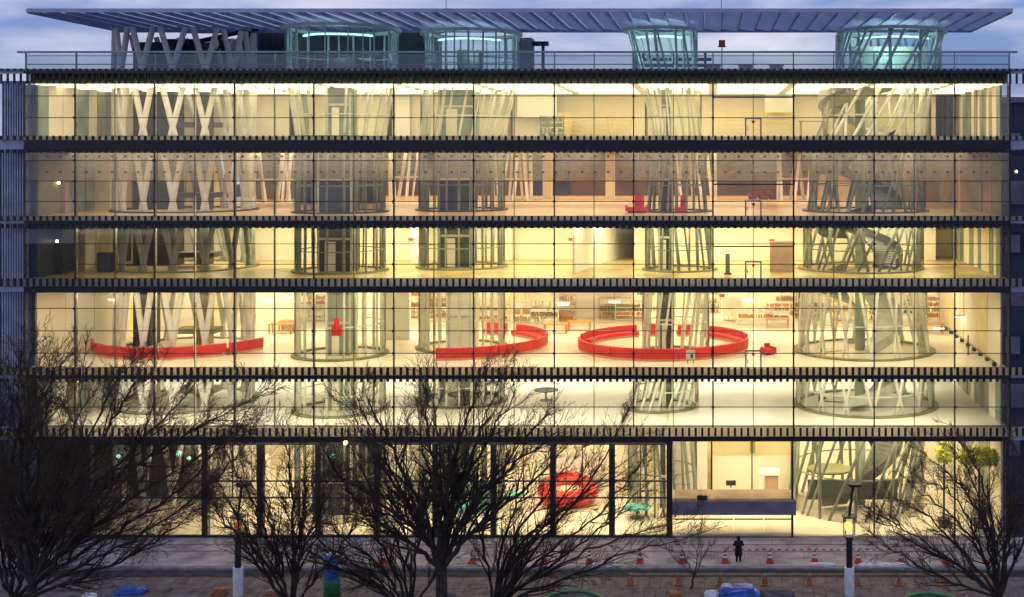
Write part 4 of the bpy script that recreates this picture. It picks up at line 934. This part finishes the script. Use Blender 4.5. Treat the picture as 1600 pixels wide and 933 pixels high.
def hose(label, px, Yc, R):
    o = empty('garden_hose', (X(px, Yc), Yc, -0.03)); tag(o, label, 'hose', 'green hoses')
    n, k = 60, 8; v, f = [], []
    for i in range(n):
        a = 2 * math.pi * i / n; rr_ = R * (1 + 0.06 * math.sin(3 * a + px)); 
        for q in range(k):
            b = 2 * math.pi * q / k; v.append(((rr_ + 0.09 * math.cos(b)) * math.cos(a), (rr_ + 0.09 * math.cos(b)) * math.sin(a) * 0.9, 0.09 + 0.09 * math.sin(b)))
    for i in range(n):
        for q in range(k): f.append((i * k + q, ((i + 1) % n) * k + q, ((i + 1) % n) * k + (q + 1) % k, i * k + (q + 1) % k))
    fixn(pydata('coil', v, f, M_HOSE, o, True, Matrix.Translation((X(px, Yc), Yc, -0.03)))); rod('nozzle', (X(px, Yc) + R, Yc, 0.06), (X(px, Yc) + R + 0.35, Yc - 0.2, 0.06), 0.05, M_STEELD, o)
hose('green hose looped on the pavement below the slender tree at the far end', 1460, -11.6, 1.75); hose('green hose looped on the pavement under the middle trees', 895, -11.2, 1.7)

# ------------------------------------------------------------------ the person before the entrance
def person():
    Yp = YG(879.3); x = X(1154, Yp)
    J = {'hip': (0, 0, 0.80), 'belly': (0, -0.01, 0.95), 'chest': (0, 0.0, 1.15), 'neck': (0, 0.02, 1.30), 'head0': (0, 0.03, 1.37), 'head1': (0, 0.03, 1.47), 'head2': (0, 0.02, 1.54)}
    R_ = {'hip': 0.17, 'belly': 0.155, 'chest': 0.165, 'neck': 0.065, 'head0': 0.085, 'head1': 0.095, 'head2': 0.07}
    E = [('hip', 'belly'), ('belly', 'chest'), ('chest', 'neck'), ('neck', 'head0'), ('head0', 'head1'), ('head1', 'head2')]
    for s, t in ((-1, 'l'), (1, 'r')):
        for nm, c, r in (('thigh', (s * 0.09, 0, 0.70), 0.13), ('knee', (s * 0.095, 0.01, 0.42), 0.09), ('ankle', (s * 0.10, -0.02, 0.09), 0.055), ('toe', (s * 0.12, 0.13, 0.045), 0.045),
                         ('sh', (s * 0.19, 0.0, 1.22), 0.085), ('elb', (s * 0.29, 0.05, 0.98), 0.062), ('wri', (s * 0.16, 0.25, 1.08), 0.042), ('palm', (s * 0.10, 0.30, 1.13), 0.038)):
            J[nm + t] = c; R_[nm + t] = r
        E += [('hip', 'thigh' + t), ('thigh' + t, 'knee' + t), ('knee' + t, 'ankle' + t), ('ankle' + t, 'toe' + t), ('chest', 'sh' + t), ('sh' + t, 'elb' + t), ('elb' + t, 'wri' + t), ('wri' + t, 'palm' + t)]
        for q in range(4):
            for w, (dx, dy, dz) in enumerate(((-0.02 * s + 0.0, 0.03, 0.0), (-0.045 * s, 0.045, 0.0), (-0.06 * s, 0.03, 0.0))):
                k = 'f%d%d%s' % (q, w, t); b = J['palm' + t]; J[k] = (b[0] + dx, b[1] + dy, b[2] + (q - 1.5) * 0.022 + dz); R_[k] = 0.010
            E += [('palm' + t, 'f%d0%s' % (q, t)), ('f%d0%s' % (q, t), 'f%d1%s' % (q, t)), ('f%d1%s' % (q, t), 'f%d2%s' % (q, t))]
        b = J['palm' + t]; J['th0' + t] = (b[0] - 0.01 * s, b[1] - 0.0, b[2] + 0.05); J['th1' + t] = (b[0] - 0.04 * s, b[1] + 0.02, b[2] + 0.07); R_['th0' + t] = 0.012; R_['th1' + t] = 0.010
        E += [('palm' + t, 'th0' + t), ('th0' + t, 'th1' + t)]
    names = list(J); idx = {n_: i for i, n_ in enumerate(names)}
    me = bpy.data.meshes.new('person'); me.from_pydata([J[n_] for n_ in names], [(idx[a], idx[b]) for a, b in E], [])
    o = bpy.data.objects.new('person', me); link(o, None, Matrix.Translation((x, Yp, 0.01)))
    me.materials.append(M_COAT)
    sk = o.modifiers.new('skin', 'SKIN'); ss = o.modifiers.new('sub', 'SUBSURF'); ss.levels = 1; ss.render_levels = 2
    sk.use_smooth_shade = True
    for i, n_ in enumerate(names):
        r = R_[n_]; me.skin_vertices[0].data[i].radius = (r, r * (0.75 if n_ in ('hip', 'belly', 'chest') else 1)); me.skin_vertices[0].data[i].use_root = n_ == 'hip'
    tag(o, 'person in a long black coat facing the entrance with bent arms', 'person')
    v, f = lathe_arc([(0.15, 0.0), (0.20, 0.0), (0.225, -0.01), (0.20, 0.45), (0.205, 0.72), (0.12, 0.86), (0.07, 0.85)], 0, 2 * math.pi, 20, True)
    v = [(a, b * 0.75, c_ + 0.43) for a, b, c_ in v]
    fixn(pydata('coat', v, f, M_COAT, o, True, Matrix.Translation((x, Yp, 0.01))))
    ball('hood', (x, Yp + 0.0, 1.45), (0.115, 0.125, 0.135), M_COAT, o)
    fc = ball('face', (x, Yp + 0.075, 1.45), (0.075, 0.06, 0.10), M_SKIN, o)
    ball('nose', (x, Yp + 0.14, 1.44), (0.014, 0.018, 0.022), M_SKIN, fc)
    for s in (-1, 1): ball('eye', (x + s * 0.03, Yp + 0.128, 1.465), 0.011, M_DARK, fc)
    box('mouth', x - 0.022, x + 0.022, Yp + 0.12, Yp + 0.131, 1.40, 1.407, M_RED, fc)
    ph = empty('camera_in_hands', (x, Yp + 0.33, 1.14)); tag(ph, 'small dark camera held by the person in the black coat', 'camera')
    box('body', x - 0.06, x + 0.06, Yp + 0.30, Yp + 0.34, 1.10, 1.18, M_DARK, ph); rod('lens', (x, Yp + 0.343, 1.14), (x, Yp + 0.38, 1.14), 0.028, M_STEELD, ph)
person()

# ------------------------------------------------------------------ bare trees of the avenue
def tubes_to(v, f, pts, rad, sides):
    n = len(pts); base = len(v)
    up = Vector((0.3, 0.7, 0.2)).normalized()
    for i in range(n):
        d = (pts[min(i + 1, n - 1)] - pts[max(i - 1, 0)])
        if d.length < 1e-6: d = Vector((0, 0, 1))
        d.normalize(); a = d.cross(up)
        if a.length < 1e-3: a = d.orthogonal()
        a.normalize(); b = d.cross(a)
        for q in range(sides):
            t = 2 * math.pi * q / sides; p = pts[i] + (a * math.cos(t) + b * math.sin(t)) * rad[i]
            v.append((p.x, p.y, p.z))
    for i in range(n - 1):
        for q in range(sides):
            w = (q + 1) % sides
            f.append((base + i * sides + q, base + i * sides + w, base + (i + 1) * sides + w, base + (i + 1) * sides + q))
def catmull(P, per):
    out = []
    Q = [P[0] * 2 - P[1]] + P + [P[-1] * 2 - P[-2]]
    for i in range(1, len(Q) - 2):
        for k in range(per):
            t = k / per; a, b, c_, d = Q[i - 1], Q[i], Q[i + 1], Q[i + 2]
            out.append(0.5 * ((2 * b) + (c_ - a) * t + (2 * a - 5 * b + 4 * c_ - d) * t * t + (3 * b - a - 3 * c_ + d) * t ** 3))
    out.append(P[-1]); return out
def bare_tree(label, trunk_px, Yt, r0, fork_py, limbs, seed, dens=1.0, rlimb=0.13, reach=2.6, group='bare trees of the avenue', name='bare_tree'):
    rr = random.Random(seed); root = empty(name, (X(trunk_px, Yt), Yt, -0.1)); tag(root, label, 'tree', group)
    W = lambda px, py, dy=0.0: Vector((X(px, Yt), Yt + dy, Z(py, Yt)))
    lv, lf, tv, tf = [], [], [], []
    fork = W(trunk_px, fork_py)
    base = Vector((fork.x + rr.uniform(-0.4, 0.4), Yt, -0.12))
    P = [base, base.lerp(fork, 0.35) + Vector((rr.uniform(-0.15, 0.15), 0, 0)), base.lerp(fork, 0.7) + Vector((rr.uniform(-0.15, 0.15), 0, 0)), fork]
    pts = catmull(P, 4); rad = [r0 * (1.35 if i == 0 else 1.0 - 0.3 * i / len(pts)) for i in range(len(pts))]
    trv, trf = [], []; tubes_to(trv, trf, pts, rad, 10); pydata('trunk', trv, trf, M_BARK, root, True)
    def grow(p, d, Ln, r, lvl):
        n = max(3, int(Ln / 0.3)); pts = [p.copy()]; rad = [r]; dirs = []
        bend = Vector((rr.gauss(0, 1), rr.gauss(0, 1), rr.gauss(0, 0.5))) * 0.035
        for i in range(n):
            d = (d + bend + Vector((rr.gauss(0, 1), rr.gauss(0, 1), rr.gauss(0, 1))) * 0.05 + Vector((0, 0, 0.02))).normalized()
            p = p + d * (Ln / n); pts.append(p.copy()); rad.append(max(0.006, r * (1 - 0.75 * (i + 1) / n))); dirs.append(d.copy())
        if r > 0.03: tubes_to(lv, lf, pts, rad, 5)
        else: tubes_to(tv, tf, pts, rad, 3)
        if lvl <= 0 or Ln < 0.35: return
        k = max(2, int((3.7 + rr.random() * 2.2) * dens * (0.95 if lvl == 1 else 0.9)))
        for c_ in range(k):
            t = 0.2 + 0.78 * (c_ + rr.random()) / k; i = min(n - 1, int(t * n))
            ax = Vector((rr.gauss(0, 1), rr.gauss(0, 1), rr.gauss(0, 1))).cross(dirs[i])
            if ax.length < 1e-3: continue
            dd = dirs[i].copy(); dd.rotate(Matrix.Rotation(math.radians(rr.uniform(16, 44)), 3, ax.normalized()))
            dd = (dd + Vector((0, 0, 0.05))).normalized()
            grow(pts[i], dd, Ln * rr.uniform(0.42, 0.72), max(0.0065, rad[i] * 0.62), lvl - 1)
    for li, lb in enumerate(limbs):
        dy = rr.uniform(-2.4, 2.4); m_ = len(lb)
        P = [fork.copy()] + [W(a, b, dy * (i + 1) / m_) for i, (a, b) in enumerate(lb)]
        pts = catmull(P, 6); n = len(pts)
        for i in range(2, n - 1): pts[i] = pts[i] + Vector((rr.gauss(0, 0.05), rr.gauss(0, 0.08), rr.gauss(0, 0.05)))
        rl = rlimb * rr.uniform(0.8, 1.15); rad = [max(0.012, rl * (1 - 0.86 * i / n)) for i in range(n)]
        tubes_to(lv, lf, pts, rad, 7)
        for i in range(3, n):
            for _ in range(2 if rr.random() < 0.35 * dens else 1):
                d = (pts[min(n - 1, i + 1)] - pts[i - 1]).normalized(); ax = Vector((rr.gauss(0, 1), rr.gauss(0, 1), rr.gauss(0, 1))).cross(d).normalized()
                dd = d.copy(); dd.rotate(Matrix.Rotation(math.radians(rr.uniform(14, 42)), 3, ax)); dd = (dd + Vector((0, 0, 0.06))).normalized()
                grow(pts[i], dd, reach * rr.uniform(0.4, 1.05) * (1 - 0.4 * i / n), max(0.016, rad[i] * 0.7), 3)
        grow(pts[-1], (pts[-1] - pts[-3]).normalized(), reach * 0.5, 0.02, 2)
    if lv: pydata('limbs', lv, lf, M_BARK, root, True)
    c_ = pydata('crown', tv, tf, M_TWIG, root); c_['kind'] = 'stuff'
    return len(lf) * 2 + len(tf) * 2
NT = 0
NT += bare_tree('large bare tree sweeping up over the zigzag strut end of the library', 50, -30, 0.27, 915,
    [[(90, 830), (200, 735), (300, 675), (395, 622)], [(120, 845), (220, 770), (330, 700)], [(60, 800), (85, 680), (115, 570)], [(30, 790), (10, 670), (0, 570)],
     [(100, 790), (170, 670), (220, 590)], [(110, 810), (230, 690), (310, 610)], [(0, 820), (-40, 700), (-60, 590)], [(70, 830), (120, 720), (150, 590)], [(45, 810), (45, 690), (55, 560)],
     [(130, 830), (210, 740), (270, 640)], [(80, 810), (130, 690), (180, 580)], [(150, 850), (270, 770), (360, 660)], [(20, 800), (25, 680), (85, 580)]], 11, 0.95, 0.10)
NT += bare_tree('dense bare tree at the dark blue louvred end', 20, -23, 0.2, 940,
    [[(60, 850), (110, 760), (130, 660)], [(10, 840), (20, 740), (40, 640)], [(90, 870), (180, 790), (240, 720)], [(-10, 850), (-30, 740), (-20, 640)], [(50, 860), (80, 750), (75, 650)], [(120, 890), (230, 830), (330, 750), (370, 690)],
     [(80, 880), (150, 800), (200, 740)], [(30, 850), (50, 740), (100, 650)], [(140, 900), (220, 860), (300, 800)], [(0, 850), (0, 750), (10, 660)]], 12, 0.98, 0.08)
NT += bare_tree('tall bare tree with a dark trunk before the middle of the library', 690, -27, 0.30, 890,
    [[(683, 780), (660, 680), (650, 615)], [(695, 770), (715, 680), (735, 610)], [(650, 800), (610, 715), (572, 620)], [(660, 830), (600, 775), (545, 735)], [(715, 780), (760, 690), (800, 620)],
     [(730, 800), (800, 710), (855, 645)], [(640, 840), (580, 790), (520, 690)], [(700, 760), (690, 640)], [(740, 830), (820, 760), (890, 690)],
     [(665, 790), (630, 690), (600, 610)], [(708, 775), (745, 680), (770, 605)], [(720, 820), (790, 740), (860, 690)], [(655, 820), (580, 720), (530, 640)], [(688, 770), (675, 650)]], 13, 0.85, 0.11)
NT += bare_tree('bare tree leaning across the red drum counter', 770, -21, 0.18, 955,
    [[(820, 860), (900, 790), (985, 730)], [(830, 850), (890, 760), (940, 690)], [(850, 890), (960, 830), (1060, 795)], [(790, 840), (830, 750), (870, 690)], [(830, 880), (940, 790), (1010, 700)], [(800, 870), (870, 810), (960, 760)],
     [(840, 900), (930, 840), (1020, 760)], [(790, 870), (850, 780), (900, 720)], [(860, 910), (980, 860), (1080, 830)], [(830, 870), (920, 760), (970, 670)], [(760, 850), (740, 780), (730, 720)]], 14, 0.85, 0.08)
NT += bare_tree('spreading bare tree low in front of the slender tube', 640, -22, 0.2, 960,
    [[(600, 880), (540, 820), (490, 770)], [(610, 860), (570, 780), (540, 720)], [(570, 900), (480, 850), (420, 800)], [(640, 860), (620, 780), (600, 730)], [(690, 880), (730, 810), (780, 760)], [(590, 890), (510, 820), (450, 730)], [(620, 870), (560, 760), (520, 690)], [(580, 910), (500, 880), (430, 860)], [(650, 860), (660, 780), (670, 730)]], 15, 0.8, 0.07)
NT += bare_tree('thin bare tree beside the half hidden street lamp', 455, -24, 0.16, 960,
    [[(430, 870), (400, 790), (370, 730)], [(470, 860), (490, 780), (500, 720)], [(400, 890), (340, 830), (310, 790)], [(455, 850), (450, 760), (440, 700)], [(510, 880), (560, 820), (590, 780)], [(420, 880), (370, 790), (340, 740)], [(480, 860), (520, 780), (550, 730)], [(440, 870), (420, 780), (400, 720)]], 16, 0.85, 0.075)
NT += bare_tree('bare tree fanning out below the yellow green indoor plants', 1562, -26, 0.2, 935,
    [[(1525, 850), (1470, 790), (1415, 745)], [(1540, 830), (1500, 760), (1450, 715)], [(1555, 820), (1540, 750), (1520, 715)], [(1490, 880), (1420, 840), (1365, 810)], [(1580, 820), (1590, 740)], [(1600, 830), (1640, 750)], [(1480, 910), (1400, 870), (1370, 850)], [(1545, 840), (1515, 775), (1485, 735)], [(1510, 870), (1450, 810), (1400, 790)], [(1530, 850), (1480, 760), (1430, 735)], [(1570, 820), (1565, 740)], [(1500, 890), (1430, 860), (1385, 830)], [(1550, 840), (1530, 760), (1500, 715)], [(1590, 830), (1610, 750), (1600, 700)]], 17, 0.85, 0.075, 1.9)
NT += bare_tree('small twiggy tree beside the person and the entrance post', 1085, -9.0, 0.06, 900,
    [[(1070, 860), (1055, 830)], [(1090, 855), (1095, 825)], [(1050, 880), (1020, 850)], [(1100, 870), (1115, 850)]], 18, 0.6, 0.03, 1.0)
open('/tmp/nt.txt', 'w').write(str(NT)) if False else None
